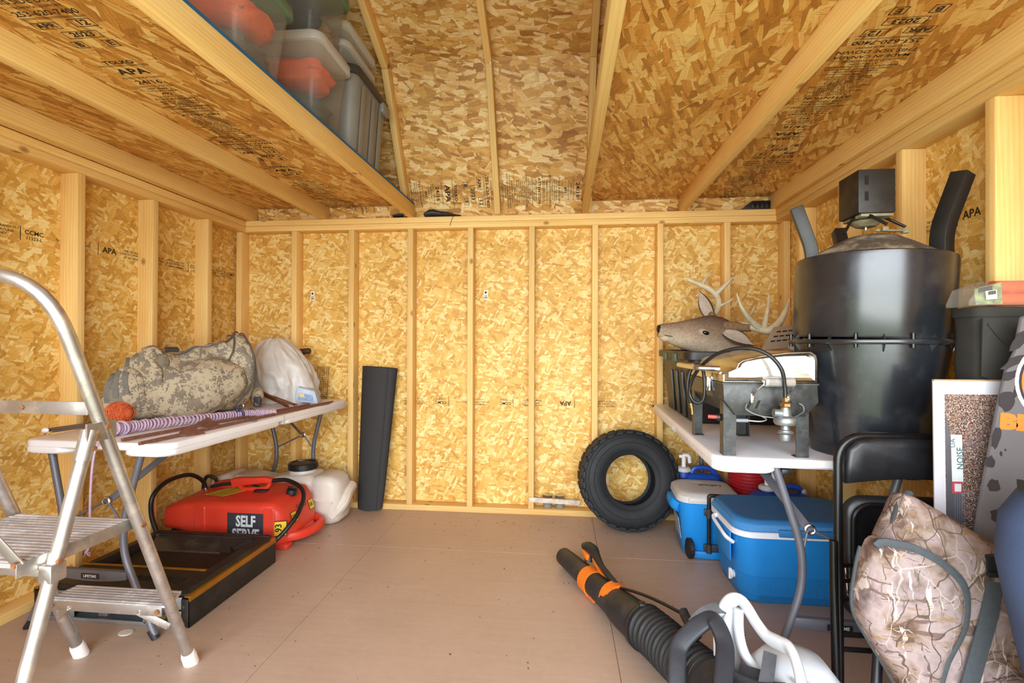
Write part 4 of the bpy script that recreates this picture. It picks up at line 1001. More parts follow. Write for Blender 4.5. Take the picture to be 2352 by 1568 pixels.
for y, z, w_ in ((-.60, .150, .07), (-.415, .160, .07)):
    fuel_label(Mframe(on_slope(y, z), (0, 1, 0), tuple(-sl), tuple(Vector((0, 1, 0)).cross(-sl))) @ Matrix.Scale(.72, 4), PI)
M = Mframe(on_slope(-.505, .185), (0, 1, 0), tuple(-sl), tuple(Vector((0, 1, 0)).cross(-sl)))
rl_ = part('warning_label', MB().prism(rrect(.085, .030, .003, 2), 0, .0008, M), plain('dark_red_label', '#8d1d16', .5), t, 'dark red label with yellow print')
part('lettering', MB().join(text_mb('UNLEADED', .012, .0004), Matrix.Translation((0, -.004, 0))).join(text_mb('GASOLINE', .006, .0001), Matrix.Translation((0, .008, 0))).xf(M @ Matrix.Translation((0, 0, .0012))), YEL, rl_, smooth=0)
ys_ = part('yellow_notice', MB().hexa([(.23, -.60, .2535), (.36, -.62, .2535), (.44, -.50, .2600), (.30, -.47, .2600)], [(.23, -.60, .2545), (.36, -.62, .2545), (.44, -.50, .2610), (.30, -.47, .2610)]), plain('faded_yellow_paper', '#c2a52c', .7, 0, .15, 60), t, 'yellow instruction label')
nb = MB()
for k in range(9): nb.bar((.255 + .012 * k, -.60 + .0135 * k - .0, .2552 + .0006 * k), (.345 + .010 * k, -.612 + .0135 * k, .2552 + .0006 * k), .004, .0006)
part('print', nb, plain('label_brown_print', '#6b5a14', .8), ys_, smooth=0, stuff=True)
# pump nozzle and hoses
nz = part('nozzle_grip', MB().tube(cr([(.335, -.50, .292), (.385, -.50, .305), (.45, -.50, .310), (.53, -.50, .318), (.575, -.50, .312)], 6), 1, 12, flat=([.020] * 25, [.030 - .0006 * i for i in range(25)], .7)).tube(fillet([(.565, -.50, .31), (.545, -.505, .272), (.40, -.51, .264), (.37, -.50, .285)], .02, 4), 1, 10, flat=(.014, .012, .8)), REDP, t)
part('trigger', MB().tube([(.45, -.505, .290), (.50, -.507, .277), (.53, -.507, .268)], 1, 8, flat=(.008, .006, .8)), BLACKP, nz)
part('spout', MB().tube([(.35, -.50, .293), (.27, -.50, .284), (.195, -.50, .268)], .0095, 12), BLACKR, nz)
part('guard', MB().box((.52, -.52, .262), (.07, .05, .018)), BLACKP, nz, bevel=.006)
HOSE = plain('black_hose', '#191615', .4, 0, .1)
part('hose', MB().tube(cr([(.57, -.50, .314), (.66, -.50, .320), (.77, -.55, .298), (.828, -.62, .262), (.838, -.70, .20), (.822, -.745, .160), (.802, -.775, .128), (.785, -.795, .108), (.755, -.80, .085)], 8), .0115, 12), HOSE, t)
h2 = part('hose', MB().tube(cr([(.130, -.46, .235), (.124, -.48, .295), (.105, -.56, .350), (.076, -.68, .345), (.067, -.765, .29), (.068, -.775, .20), (.090, -.768, .11), (.13, -.768, .04)], 8), .0115, 12), HOSE, t)
part('hose_fitting', MB().cyl((.130, -.46, .215), (.130, -.46, .25), .014, 12), STEEL, t)
part('hose', MB().tube(cr([(.14, -.37, .22), (.13, -.38, .28), (.09, -.40, .295), (.068, -.40, .23), (.075, -.39, .12)], 8), .0105, 10), HOSE, t)
part('upper_lobe', MB().ball((.27, -.415, .235), (.14, .06, .055), 18, 9), REDP, t)
cp = part('filler_cap', MB().lathe([(.027, 0), (.030, .004), (.030, .030), (.024, .034), (.001, .034)], 20, Matrix.Translation((.700, -.52, .245)) @ Matrix.Rotation(.15, 4, 'Y')).box((.700, -.52, .285), (.040, .010, .012)), BLACKP, t, bevel=.001)

# ------------------------------------------------------------------ white sprayer tank
TANK = plain('natural_polythene', '#d8d0c4', .45, 0, .05, 5, .03, 60, .5, '#b9ab98', 4, .4)
t = thing('sprayer_tank', 'low white poly sprayer tank with black screw lid behind the red fuel caddy', 'tank', (.47, -.22, 0))
rings = []
prof = [(.012, .07, .05, .20), (.02, .02, .02, .245), (.09, 0, 0, .275), (.16, .0, 0, .285), (.175, .008, 0, .272), (.20, .008, 0, .272), (.215, 0, 0, .290), (.34, .02, 0, .275), (.42, .012, 0, .262), (.50, .006, 0, .288), (.60, 0, 0, .296), (.69, .0, 0, .296), (.70, .01, 0, .284), (.72, .01, 0, .284), (.735, 0, 0, .296), (.83, .0, 0, .290), (.868, .012, .012, .268), (.885, .05, .03, .235)]
for x, i, zb, zt in prof:
    rings.append([(x, -.220 + p, zb + (zt - zb) / 2 + q - (.022 * math.exp(-((q + .01) / .03) ** 2) * 0)) for p, q in rrect(.23 - 2 * i, zt - zb, .05, 5)])
tb = part('tank_body', MB().loft(rings), TANK, t, smooth=60)
for z in (.10, .19): part('moulded_rib', MB().tube([(.05 + .8 * k / 20, -.329 - .005 * math.sin(k * .9), z - .05 * (k / 20) ** 3) for k in range(21)], 1, 8, flat=(.012, .010, .9)), TANK, t)
part('shoulder', MB().tube(cr([(.83, -.31, .05), (.885, -.27, .12), (.885, -.20, .17), (.88, -.13, .19)], 5), .035, 10), TANK, t)
part('neck', MB().lathe([(.088, .28), (.080, .300), (.078, .318)], 28, Matrix.Translation((.60, -.215, 0))), TANK, t)
lid = MB().lathe([(.080, .312), (.086, .314), (.086, .348), (.080, .354), (.072, .354), (.070, .349), (.02, .352), (.001, .352)], 36, Matrix.Translation((.60, -.215, 0)))
ld = part('screw_lid', lid, BLACKP, t)
gr_ = MB()
for k in range(26):
    a = 2 * PI * k / 26; gr_.box((0, 0, 0), (.004, .009, .030), Matrix.Translation((.60 + .0865 * math.cos(a), -.215 + .0865 * math.sin(a), .331)) @ Matrix.Rotation(a, 4, 'Z'))
part('grip_ribs', gr_, BLACKP, ld, stuff=True)
part('sticker', MB().box((.56, -.175, .3525), (.03, .015, .001), None), TEXTW, ld)

# ------------------------------------------------------------------ rolled mat, slat and jars at the back wall
t = thing('rolled_mat', 'tall roll of black rubber matting leaning upright against the back wall', 'mat', (.97, .03, 0))
MATB = plain('black_matting', '#2a2828', .75, 0, .12, 14, .35, 300)
def spiral(w, d, n=44, turns=1.75, th=.006):
    o, i_ = [], []
    for k in range(n + 1):
        f = k / n; a = -.9 + turns * 2 * PI * f; s = 1 - .42 * f
        o.append((w / 2 * s * math.cos(a), d / 2 * s * math.sin(a))); s2 = s - th / (w / 2)
        i_.append((w / 2 * s2 * math.cos(a), d / 2 * s2 * math.sin(a)))
    return o + i_[::-1]
rings = []
for k in range(13):
    v_ = k / 12; w_ = .185 + .085 * v_ ** .8; d_ = .085 + .020 * v_
    rings.append([(.958 + .040 * v_ + x, -.030 + .058 * v_ + y * (.72 + .28 * v_), v_ * .945 + (.018 * (x / w_) * -1 if k == 12 else 0) + (.03 * abs(x / w_) if k == 0 else 0)) for x, y in spiral(w_, d_)])
part('rolled_sheet', MB().loft(rings), MATB, t, smooth=50)
t2 = solo('wooden_slat', 'whitewashed board nailed low across two back wall studs in front of the jars', 'board', MB().bar((2.015, -.008, .102), (2.345, -.008, .092), .030, .014, (0, 1, 0)), plain('whitewashed_wood', '#cdbfae', .8, 0, .2, 40, .3, 120), bevel=.002)
GLASS = clear_mat('jar_glass', '#cfd4c8', .30, .05)
for k, x in enumerate((2.135, 2.215)):
    j = thing('glass_jar', ('left', 'right')[k] + ' one of two small glass jars on the sill plate behind the whitewashed slat', 'jar', (x, .048, .038), 0, 'glass jars on the back wall plate')
    part('glass', MB().lathe([(.027, 0), (.030, .004), (.030, .062), (.026, .070), (.026, .078)], 18, Matrix.Translation((x, .048, .0382))), GLASS, j)
    part('contents', MB().lathe([(.025, .002), (.026, .022), (.001, .026)], 14, Matrix.Translation((x, .048, .0382))), plain('brown_nuts', '#8c6136', .8, 0, .4, 120), j)
    part('lid', MB().lathe([(.031, .070), (.032, .072), (.032, .082), (.030, .084), (.001, .084)], 18, Matrix.Translation((x, .048, .0382))), STEEL, j)

# ------------------------------------------------------------------ storage bins on the left loft
FROST = clear_mat('frosted_bin_plastic', '#ebe7e0', .15, .2)
LIDF = clear_mat('frosted_lid_plastic', '#dcd8d0', .72, .35)
LIDG = clear_mat('green_lid_plastic', '#7f9a80', .62, .25)
GREYB = plain('grey_tote_plastic', '#8b8781', .5, 0, .05, 10, .05, 200)
LIDD = plain('dark_grey_lid', '#3c3834', .5, 0, .08)
LATR = plain('red_latch', '#b0201f', .4)
FZ = LZ + .0112
def bin_(name, label, x0, x1, y0, y1, z0, z1, bmat, lmat, taper=.02, latch=None, lidh=.035, group=None):
    t = thing(name, label, 'storage bin', ((x0 + x1) / 2, (y0 + y1) / 2, z0), 0, group)
    T = Matrix.Translation(((x0 + x1) / 2, (y0 + y1) / 2, z0)); w, d, h = x1 - x0, y1 - y0, z1 - z0
    outer = [(0, taper + .012), (.012, taper), (h - lidh, 0)]
    b = rbox(w, d, outer, .045, 6); 
    rings_in = [(h - lidh, .004), (.016, taper + .005), (.006, taper + .016)]
    b2 = MB()
    for z, i in []: pass
    b.f = b.f[:-1]
    part('tub', b.xf(T), bmat, t, smooth=50)
    part('lid', rbox(w + .03, d + .03, [(h - lidh - .012, .002), (h - lidh - .010, 0), (h - .012, 0), (h - .004, .006), (h, .02)], .05, 6).xf(T), lmat, t, smooth=50)
    if latch:
        for yy in latch: part('latch', MB().prism([(-.035, .05), (.035, .05), (.030, .02), (.006, -.012), (-.006, -.012), (-.030, .02)], -.004, .006, Mframe((x1 + .016, yy, z1 - lidh - .022 + .02), (0, 1, 0), (0, 0, 1), (1, 0, 0))), LATR, t, 'red latch', bevel=.002)
    return t
bin_('storage_bin', 'clear storage bin with green lid and red latch at the near end of the loft', .74, 1.19, -1.675, -1.375, FZ, 2.385, FROST, LIDG, .03, (-1.51,))
bin_('storage_bin', 'clear storage bin with white lid holding orange clothes on the loft edge', .80, 1.19, -1.175, -.875, FZ, 2.445, FROST, LIDF, .03)
bin_('storage_bin', 'clear bin with green lid and red latch stacked on the white-lidded bin', .78, 1.185, -1.18, -.88, 2.4455, 2.76, FROST, LIDG, .03, (-1.02,))
tg = bin_('storage_tote', 'opaque grey storage tote with dark lid at the far end of the loft', .80, 1.205, -.835, -.40, FZ, 2.495, GREYB, LIDD, .03)
for y in (-.73, -.60, -.50): part('moulded_channel', MB().loft([[(1.182, y - .03, FZ + .03), (1.182, y + .03, FZ + .03), (1.186, y + .02, FZ + .03), (1.186, y - .02, FZ + .03)], [(1.206, y - .03, 2.42), (1.206, y + .03, 2.42), (1.212, y + .02, 2.42), (1.212, y - .02, 2.42)]]), GREYB, tg, bevel=.003)
part('lid_handle', MB().box((1.215, -.47, 2.43), (.03, .10, .06)), GREYB, tg, bevel=.012)
for z0, z1, nm in ((2.4955, 2.605, 'lower'), (2.6055, 2.70, 'upper')):
    bin_('shallow_bin', nm + ' of two shallow frosted bins stacked on the grey storage tote', .82, 1.165, -.86, -.50, z0, z1, FROST, LIDF, .02, None, .03)
def cloth(name, label, c, r, mat, seed, cat='cloth'):
    b = MB(); rings = []; T = Vector(c)
    for i in range(15):
        v_ = -1 + 2 * i / 14; ring = []
        for k in range(28):
            a = 2 * PI * k / 28; s = math.sqrt(max(.0, 1 - abs(v_) ** 4)) + .02; q = Vector((math.cos(a), math.sin(a), v_ * 2.5))
            n_ = 1 + .22 * mnoise.noise(q * 1.6 + Vector((seed, 0, 0))) + .10 * mnoise.noise(q * 4 + Vector((seed, 3, 0)))
            ca, sa = math.copysign(abs(math.cos(a)) ** .6, math.cos(a)), math.copysign(abs(math.sin(a)) ** .6, math.sin(a))
            ring.append(T + Vector((r[0] * ca * s * n_, r[1] * sa * s * n_, r[2] * v_ * (1 + .2 * mnoise.noise(q * 2 + Vector((0, seed, 0)))))))
        rings.append(ring)
    return solo(name, label, cat, b.loft(rings), mat, smooth=60)
ORG = plain('orange_fabric', '#f06a28', .85, 0, .12, 20, .3, 300)
GRN = plain('olive_fabric', '#55574c', .9, 0, .15, 20, .3, 300)
BRN = plain('brown_fabric', '#6e5c4a', .9, 0, .2, 20, .3, 300)
TAN = plain('tan_fabric', '#a88c66', .9, 0, .2, 16, .3, 300)
NAVY = plain('dark_navy_fabric', '#1d2430', .85, 0, .15, 20, .3, 300)
cloth('folded_clothes', 'brown folded clothes inside the near green-lidded bin', (.97, -1.525, 2.135), (.165, .10, .062), BRN, 1)
cloth('orange_garment', 'orange garment folded inside the near green-lidded bin', (.985, -1.50, 2.262), (.165, .10, .048), ORG, 2)
cloth('folded_clothes', 'olive folded clothes at the bottom of the white-lidded bin', (1.0, -1.03, 2.15), (.14, .10, .076), GRN, 3)
cloth('orange_garment', 'orange garment on top in the white-lidded bin', (1.0, -1.03, 2.312), (.15, .108, .062), ORG, 4)
cloth('dark_garment', 'dark navy garment inside the upper green-lidded bin', (.98, -1.085, 2.555), (.15, .048, .075), NAVY, 5)
cloth('tan_garment', 'tan garment inside the upper green-lidded bin', (1.02, -.975, 2.545), (.12, .042, .065), TAN, 6)
# things left on the back wall plate
TARP = plain('black_sheeting', '#232323', .45, 0, .2, 20, .25, 40)
rings = []
for i in range(13):
    f = i / 12; x = 1.315 + .25 * f; h = (.062 * (1 - f) ** 1.1 + .004) * min(1, .35 + 5 * f); y = .020 - .012 * f
    rings.append([(x + .01 * math.sin(i), y + (.040 * (1 - f * .6)) * math.cos(2 * PI * k / 12), H + .003 + h * (.5 + .5 * math.sin(2 * PI * k / 12)) * (1 + .25 * mnoise.noise(Vector((i * .8, k, 0))))) for k in range(12)])
solo('tarp_scrap', 'crumpled scrap of black sheeting lying on the back top plate', 'tarp', MB().loft(rings), TARP, smooth=45)
solo('hanging_thread', 'dark split thread hanging from the black sheeting over the top plate', 'thread', MB().tube(cr([(1.515, -.004, H + .004), (1.505, -.0045, H - .015), (1.495, -.004, H - .04), (1.490, -.004, H - .062)], 4), .0016, 5), TARP)
solo('tool_pouch', 'small black pouch on the back top plate left of the loft edge joist', 'pouch', MB().tube(cr([(1.10, .02, H + .012), (1.15, .015, H + .018), (1.20, .02, H + .014)], 4), 1, 8, flat=(.025, .010, .8)), TARP, bevel=0)
t = thing('plastic_case', 'black plastic case with ribbed end on the back top plate at the right corner', 'case', (3.43, .03, H))
part('shell', MB().prism([(3.33, H + .001), (3.515, H + .001), (3.515, H + .055), (3.40, H + .055)], -.055, -.005, RX), BLACKP, t, bevel=.004)
for k in range(4): part('recess', MB().lohi((3.40 + .027 * k, .0030, H + .012), (3.422 + .027 * k, .0056, H + .045)), BLACKM, t, bevel=.001)
# loose crumbs on the floor
rnd = random.Random(21); b = MB()
for k in range(260):
    x = rnd.uniform(.2, 3.0); y = rnd.uniform(-1.95, -.06) if k % 3 else rnd.uniform(-.35, -.03); s = rnd.uniform(.0012, .0035)
    b.box((0, 0, 0), (s, s * rnd.uniform(1, 2.4), s * .6), Matrix.Translation((x, y, s * .3)) @ Matrix.Rotation(rnd.uniform(0, 6), 4, 'Z'))
o = solo('debris', 'scattered crumbs of dirt and sawdust on the painted floor', 'debris', b, plain('dark_crumbs', '#5b4636', .9, 0, .5, 300), smooth=0); o['kind'] = 'stuff'
# ------------------------------------------------------------------ right table and what stands on it
tr_ = folding_table('white folding table carrying the grill and feeder along the right wall', (3.108, -.775, 0), -.045, .70, 1.44, (.19, .11, .21), .685, .042, .195, -.085)
plate_text(tr_, .042, -.685 - .0126, .191)
TZ = .735
# deer feeder
FEED = plain('black_feeder_plastic', '#1e2024', .24, 0, .15, 6, .02, 60, .8, '#45464a', 11, .35)
DUST = plain('dusty_black_plastic', '#4a4035', .8, 0, .3, 8, .1, 60, .4, '#b3a48e', 9, 1.0)
fx, fy = 3.274, -1.349
t = thing('deer_feeder', 'large black two-part drum deer feeder standing upside down on the right table', 'feeder', (fx, fy, TZ))
T0 = Matrix.Translation((fx, fy, 0))
part('lower_drum', MB().lathe([(.160, TZ + .0005), (.167, TZ + .004), (.169, TZ + .035), (.173, TZ + .037), (.222, 1.108)], 56, T0), FEED, t)
fl_ = part('flange', MB().lathe([(.215, 1.109), (.235, 1.109), (.237, 1.112), (.237, 1.121), (.235, 1.124), (.215, 1.124)], 56, T0), FEED, t)
for k in range(10):
    a = k * 2 * PI / 10 + .28; p = Vector((fx + .230 * math.cos(a), fy + .230 * math.sin(a), 0))
    part('bolt', MB().cyl(p + Vector((0, 0, 1.098)), p + Vector((0, 0, 1.142)), .0055, 8), BLACKM, fl_)
for k in range(10):
    a = k * 2 * PI / 10 + .59; R_ = Matrix.Translation((fx, fy, 0)) @ Matrix.Rotation(a, 4, 'Z')
    part('gusset', MB().add([(.22, -.002, 1.124), (.236, -.002, 1.124), (.22, -.002, 1.148), (.22, .002, 1.124), (.236, .002, 1.124), (.22, .002, 1.148)], [(0, 1, 2), (5, 4, 3), (0, 3, 4, 1), (1, 4, 5, 2), (2, 5, 3, 0)], R_).add([(.218, -.002, 1.109), (.236, -.002, 1.109), (.218, -.002, 1.085), (.218, .002, 1.109), (.236, .002, 1.109), (.218, .002, 1.085)], [(0, 1, 2), (5, 4, 3), (0, 3, 4, 1), (1, 4, 5, 2), (2, 5, 3, 0)], R_), FEED, fl_)
TU = Matrix.Translation((fx, fy, 1.127)) @ Matrix.Rotation(.045, 4, 'Y')
part('upper_drum', MB().lathe([(.222, -.004), (.226, .004), (.229, .255), (.228, .266), (.222, .270), (.216, .266)], 56, TU), FEED, t)
part('cone', MB().lathe([(.219, .262), (.17, .292), (.11, .328), (.075, .347), (.06, .351), (.001, .351)], 48, TU), DUST, t, 'dusty black cone')
SQ = plain('black_square_tube', '#262523', .45, .3, .12, 20)
def socket(px_, lean_, tw, h1, h2, r_=.028):
    p0 = Vector(px_); d = Vector(lean_)
    path = fillet([p0, p0 + Vector((0, 0, h1)), p0 + Vector((0, 0, h1)) + d * h2], .10, 7)
    sk = part('leg_socket', MB().tube(path, r_, 4, up=(d.x * .0 + math.sin(tw), math.cos(tw), .001), twist=0), SQ, t, smooth=25, bevel=.003)
socket((3.098, -1.335, 1.375), (-.36, -.02, 1), .35, .065, .150, .0285)
socket((3.452, -1.43, 1.385), (.30, -.08, 1), -.45, .095, .180, .034)
socket((3.30, -1.155, 1.38), (.02, .36, 1), .1, .075, .10)
bxm = plain('black_motor_box', '#1c1814', .5, .1, .2, 16, .08, 150, .5, '#4a4036', 13, .35)
MBX = Matrix.Translation((3.246, -1.388, 1.538)) @ Matrix.Rotation(-.02, 4, 'Z') @ Matrix.Rotation(.0, 4, 'Y')
mbx = part('motor_box', MB().lohi((-.056, -.06, 0), (.056, .06, .143), MBX), bxm, t, bevel=.003)
for z in (.040, .092):
    ht = part('clip_slot', MB().lohi((-.037, -.0615, z), (-.026, -.0598, z + .030), MBX), BLACKM, mbx)
    part('wire_clip', MB().bar((-.024, -.062, z), (-.024, -.062, z + .032), .0025, .0025, (0, 1, 0)).bar((-.038, -.062, z), (-.022, -.062, z), .0025, .0025, (0, 0, 1)), STEEL, mbx)
part('mounting_plate', MB().lohi((-.045, -.055, -.010), (.053, .055, -.001), MBX), plain('dusty_metal', '#8d8266', .7, .4, .25, 40), t, bevel=.001)
part('spinner_pan', MB().lathe([(.028, 0), (.050, .016), (.052, .017), (.030, .001)], 8, MBX @ Matrix.Translation((.0, -.0, -.034))), plain('dusty_metal', '#8d8266'), t)
part('spindle', MB().cyl(MBX @ Vector((0, 0, -.045)), MBX @ Vector((0, 0, -.002)), .005, 10), STEEL, t)
CL = (fx + .012, fy, 1.490)
for a_, r_ in (((-.052, -.02, -.006), (-.085, -.03, -.062)), ((-.02, -.055, -.006), (.015, -.085, -.045)), ((.056, -.01, -.006), (.098, -.04, -.045))):
    q0 = MBX @ Vector(a_); q1 = MBX @ Vector(r_)
    part('strut', MB().tube(fillet([MBX @ Vector((a_[0] * .6, a_[1] * .6, a_[2])), q0, q1], .01, 3), .0048, 8), BLACKM, t)
part('collar_bar', MB().bar((3.235, -1.455, 1.478), (3.345, -1.425, 1.482), .012, .007).box((3.345, -1.425, 1.482), (.02, .014, .016)).box((3.258, -1.465, 1.480), (.018, .012, .014)), plain('dusty_metal', '#8d8266'), t, bevel=.001)

# black tote under the deer head
TOTE = plain('black_tote_plastic', '#1d1b19', .45, 0, .15, 9, .06, 160, .5, '#51463a', 6, .25)
t = thing('black_tote', 'open black plastic tote holding the deer head mount on the right table', 'tote', (3.04, -.47, TZ))
TT = Matrix.Translation((3.045, -.465, TZ)) @ Matrix.Rotation(-.03, 4, 'Z')
b = rbox(.46, .73, [(.0005, .040), (.006, .034), (.31, .006)], .05, 5); b.f = b.f[:-1]
inn = rbox(.46, .73, [(.32, .010), (.02, .038), (.012, .045)], .05, 5); inn.f = inn.f[:-2] + inn.f[-1:]
part('tub', b.xf(TT), TOTE, t, smooth=45); part('lining', inn.xf(TT), TOTE, t, smooth=45)
part('rim', MB().loft([[(x, y, z) for x, y in rrect(.46 - 2 * i, .73 - 2 * i, .055, 5)] for z, i in ((.300, .006), (.300, -.016), (.334, -.016), (.338, -.010), (.338, .006))], closed=True).xf(TT), TOTE, t, smooth=45)
for y in (-.26, -.13, .0):
    part('side_rib', MB().lohi((-.226, y - .005, .05), (-.212, y + .005, .27), TT @ Matrix.Rotation(-.09, 4, 'Y') @ Matrix.Translation((.01, 0, -.012))), BLACKM, t, bevel=.002)
for y in (-.16, .10): part('lid_catch', MB().lohi((-.256, y - .03, .285), (-.238, y + .03, .325), TT), plain('green_catch', '#3d5a4a', .5), t, bevel=.003)

# deer head mount
def hair_mat():
    m = NT('deer_hair'); o = m.obj(); s = m.n('SeparateXYZ'); m.l(o, s.inputs[0])
    n_ = m.noise(o, 9, 3); f = m.noise(m.mapping(o, sc=(70, 260, 240)), 1, 3, .7)
    low = m.math('ADD', m.math('MULTIPLY', s.outputs[2], -4.5), m.math('ADD', m.math('MULTIPLY', s.outputs[0], -.9), m.math('MULTIPLY', n_, .5)))
    c = m.ramp(m.math('ADD', low, 2.12), [(.10, L('#574538')), (.35, L('#75604e')), (.62, L('#927a63')), (.9, L('#bba78d'))])
    c = m.mix(m.math('MULTIPLY', m.ramp(f, [(.42, (0, 0, 0)), (.66, (1, 1, 1))]), .45), c, L('#3f2c20'))
    m.setp(Base_Color=c, Roughness=.85, Specular_IOR_Level=.2); m.bump(f, .35, .002); return m.m
HAIR = hair_mat()
t = thing('deer_head_mount', 'taxidermy whitetail buck head facing left out of the black tote', 'deer head', (3.05, -.47, TZ + .02))
DY = -.46
sp = cr([(2.742, DY - .01, 1.180), (2.785, DY - .008, 1.171), (2.85, DY - .004, 1.160), (2.935, DY, 1.154), (3.02, DY, 1.146), (3.085, DY + .005, 1.085), (3.10, DY + .01, .98), (3.09, DY + .01, .87), (3.075, DY + .01, .775)], 5)
def lerp_list(v, n):
    o = []
    for i in range(n):
        f = i / (n - 1) * (len(v) - 1); k = min(int(f), len(v) - 2); o.append(v[k] + (v[k + 1] - v[k]) * (f - k))
    return o
hz = lerp_list([.034, .049, .070, .094, .116, .125, .120, .125, .13], len(sp)); hy = lerp_list([.032, .038, .048, .074, .082, .085, .090, .10, .11], len(sp))
part('head', MB().tube(sp, 1, 26, flat=(hy, hz, .92)), HAIR, t, smooth=80)
CREAM = plain('cream_hair', '#bda88c', .9, 0, .12, 60, .4, 300)
NOSE = plain('deer_nose', '#171312', .3, 0, .1)
part('nose', MB().ball((2.742, DY - .01, 1.187), (.013, .026, .024), 16, 10).ball((2.756, DY - .03, 1.187), (.017, .008, .012), 10, 8), NOSE, t)
part('chin_patch', MB().ball((2.775, DY - .008, 1.140), (.034, .034, .022), 18, 10, Matrix.Rotation(.22, 4, 'Y')), CREAM, t, smooth=80)
part('mouth_line', MB().tube(cr([(2.752, DY - .036, 1.160), (2.778, DY - .044, 1.152), (2.806, DY - .0475, 1.147)], 4), .0022, 6), plain('mouth_brown', '#3a2a22', .8), t)
for sy in (-1, 1):
    ey = DY + sy * .0765
    er = part('eye_ring', MB().ball((2.962, ey + sy * -.006, 1.167), (.034, .009, .019), 18, 10, Matrix.Rotation(.35, 4, 'Y')), plain('pale_eye_hair', '#a3907a', .9, 0, .15, 60, .4, 300), t, smooth=80)
    part('eye', MB().ball((2.966, ey + sy * .004, 1.166), (.0175, .009, .0105), 16, 10, Matrix.Rotation(.35, 4, 'Y')), plain('glass_eye', '#1d130d', .08), er)
EARB = plain('ear_brown', '#4d392b', .9, 0, .15, 30, .4, 300); EARI = plain('ear_inside', '#b3a394', .9, 0, .1, 60)
def ear(base, tip, face, w, label=None):
    base, tip = Vector(base), Vector(tip); d = (tip - base); ln = d.length; d.normalize(); nf = Vector(face); nf = (nf - d * nf.dot(d)).normalized(); s = d.cross(nf)
    def shape(k, off, wk): 
        rings = []
        for i in range(11):
            v_ = i / 10; ww = w * wk * (math.sin(PI * min(1, v_ * .93 + .13)) ** .75); c = base + d * ln * v_ + nf * off
            rings.append([c + s * ww * math.cos(2 * PI * j / 14) + nf * (ww * .35 * (abs(math.cos(2 * PI * j / 14)) ** 2) + .006 * math.sin(2 * PI * j / 14)) for j in range(14)])
        return MB().loft(rings)
    e_ = part('ear', shape(0, 0, 1), EARB, t, label, smooth=70)
    part('ear_lining', shape(0, .006, .78), EARI, e_, smooth=70)
ear((3.045, DY + .07, 1.245), (2.985, DY + .11, 1.405), (-.75, -.65, .1), .040)
ear((3.06, DY - .07, 1.165), (3.175, DY - .15, 1.10), (.1, -.9, .5), .044)
ANT = plain('antler_bone', '#cdbf9e', .5, 0, .12, 30, .2, 200, .5, '#8e7752', 10, .5); BURR = plain('antler_burr', '#7d6140', .8, 0, .3, 90, .8, 200)
def AP(u, v, y): return (2.966 + (u - 1610) * .00232, y, 1.161 - (v - 767) * .00236)
def tine(pts, r, par, mat=ANT, nm='tine'):
    q = cr([AP(*p) for p in pts], 6); n_ = len(q)
    return part(nm, MB().tube(q, [r[0] + (r[1] - r[0]) * i / (n_ - 1) for i in range(n_)], 10), mat, par)
na = part('antler', MB().tube(cr([AP(1655, 750, -.50), AP(1690, 750, -.56), AP(1715, 757, -.60), AP(1732, 760, -.62), AP(1752, 742, -.62), AP(1766, 718, -.61), AP(1777, 694, -.59)], 6), lerp_list([.021, .020, .020, .0215, .017, .012, .003], 37), 12), ANT, t, 'near antler')
tine([(1716, 757, -.60), (1690, 735, -.62), (1672, 710, -.63), (1664, 683, -.62)], (.0195, .003), na)
tine([(1722, 757, -.61), (1730, 722, -.60), (1738, 683, -.58)], (.016, .003), na)
tine([(1688, 735, -.60), (1703, 722, -.57), (1713, 706, -.55)], (.009, .003), na)
part('antler_base', MB().tube(cr([AP(1656, 750, -.502), AP(1674, 751, -.535), AP(1700, 754, -.580)], 6), lerp_list([.027, .0255, .0205], 13), 14), BURR, na, 'dark brown antler base')
part('burr', MB().ball(AP(1656, 750, -.505), (.025, .027, .027), 12, 8), BURR, na)
fa = part('antler', MB().tube(cr([AP(1640, 722, -.40), AP(1658, 710, -.36), AP(1666, 690, -.33), AP(1662, 672, -.31), AP(1645, 656, -.30), AP(1622, 645, -.30), AP(1600, 637, -.31), AP(1596, 633, -.31)], 6), lerp_list([.019, .018, .017, .017, .017, .014, .010, .006], 43), 12), ANT, t, 'far antler')
tine([(1664, 668, -.31), (1682, 650, -.32), (1692, 638, -.33), (1701, 630, -.33)], (.0155, .003), fa)
tine([(1630, 648, -.30), (1640, 632, -.29), (1656, 611, -.28)], (.0135, .003), fa)
tine([(1664, 700, -.36), (1680, 692, -.38), (1690, 684, -.39)], (.008, .003), fa)
part('burr', MB().ball(AP(1641, 722, -.40), (.019, .02, .02), 12, 8), BURR, fa)

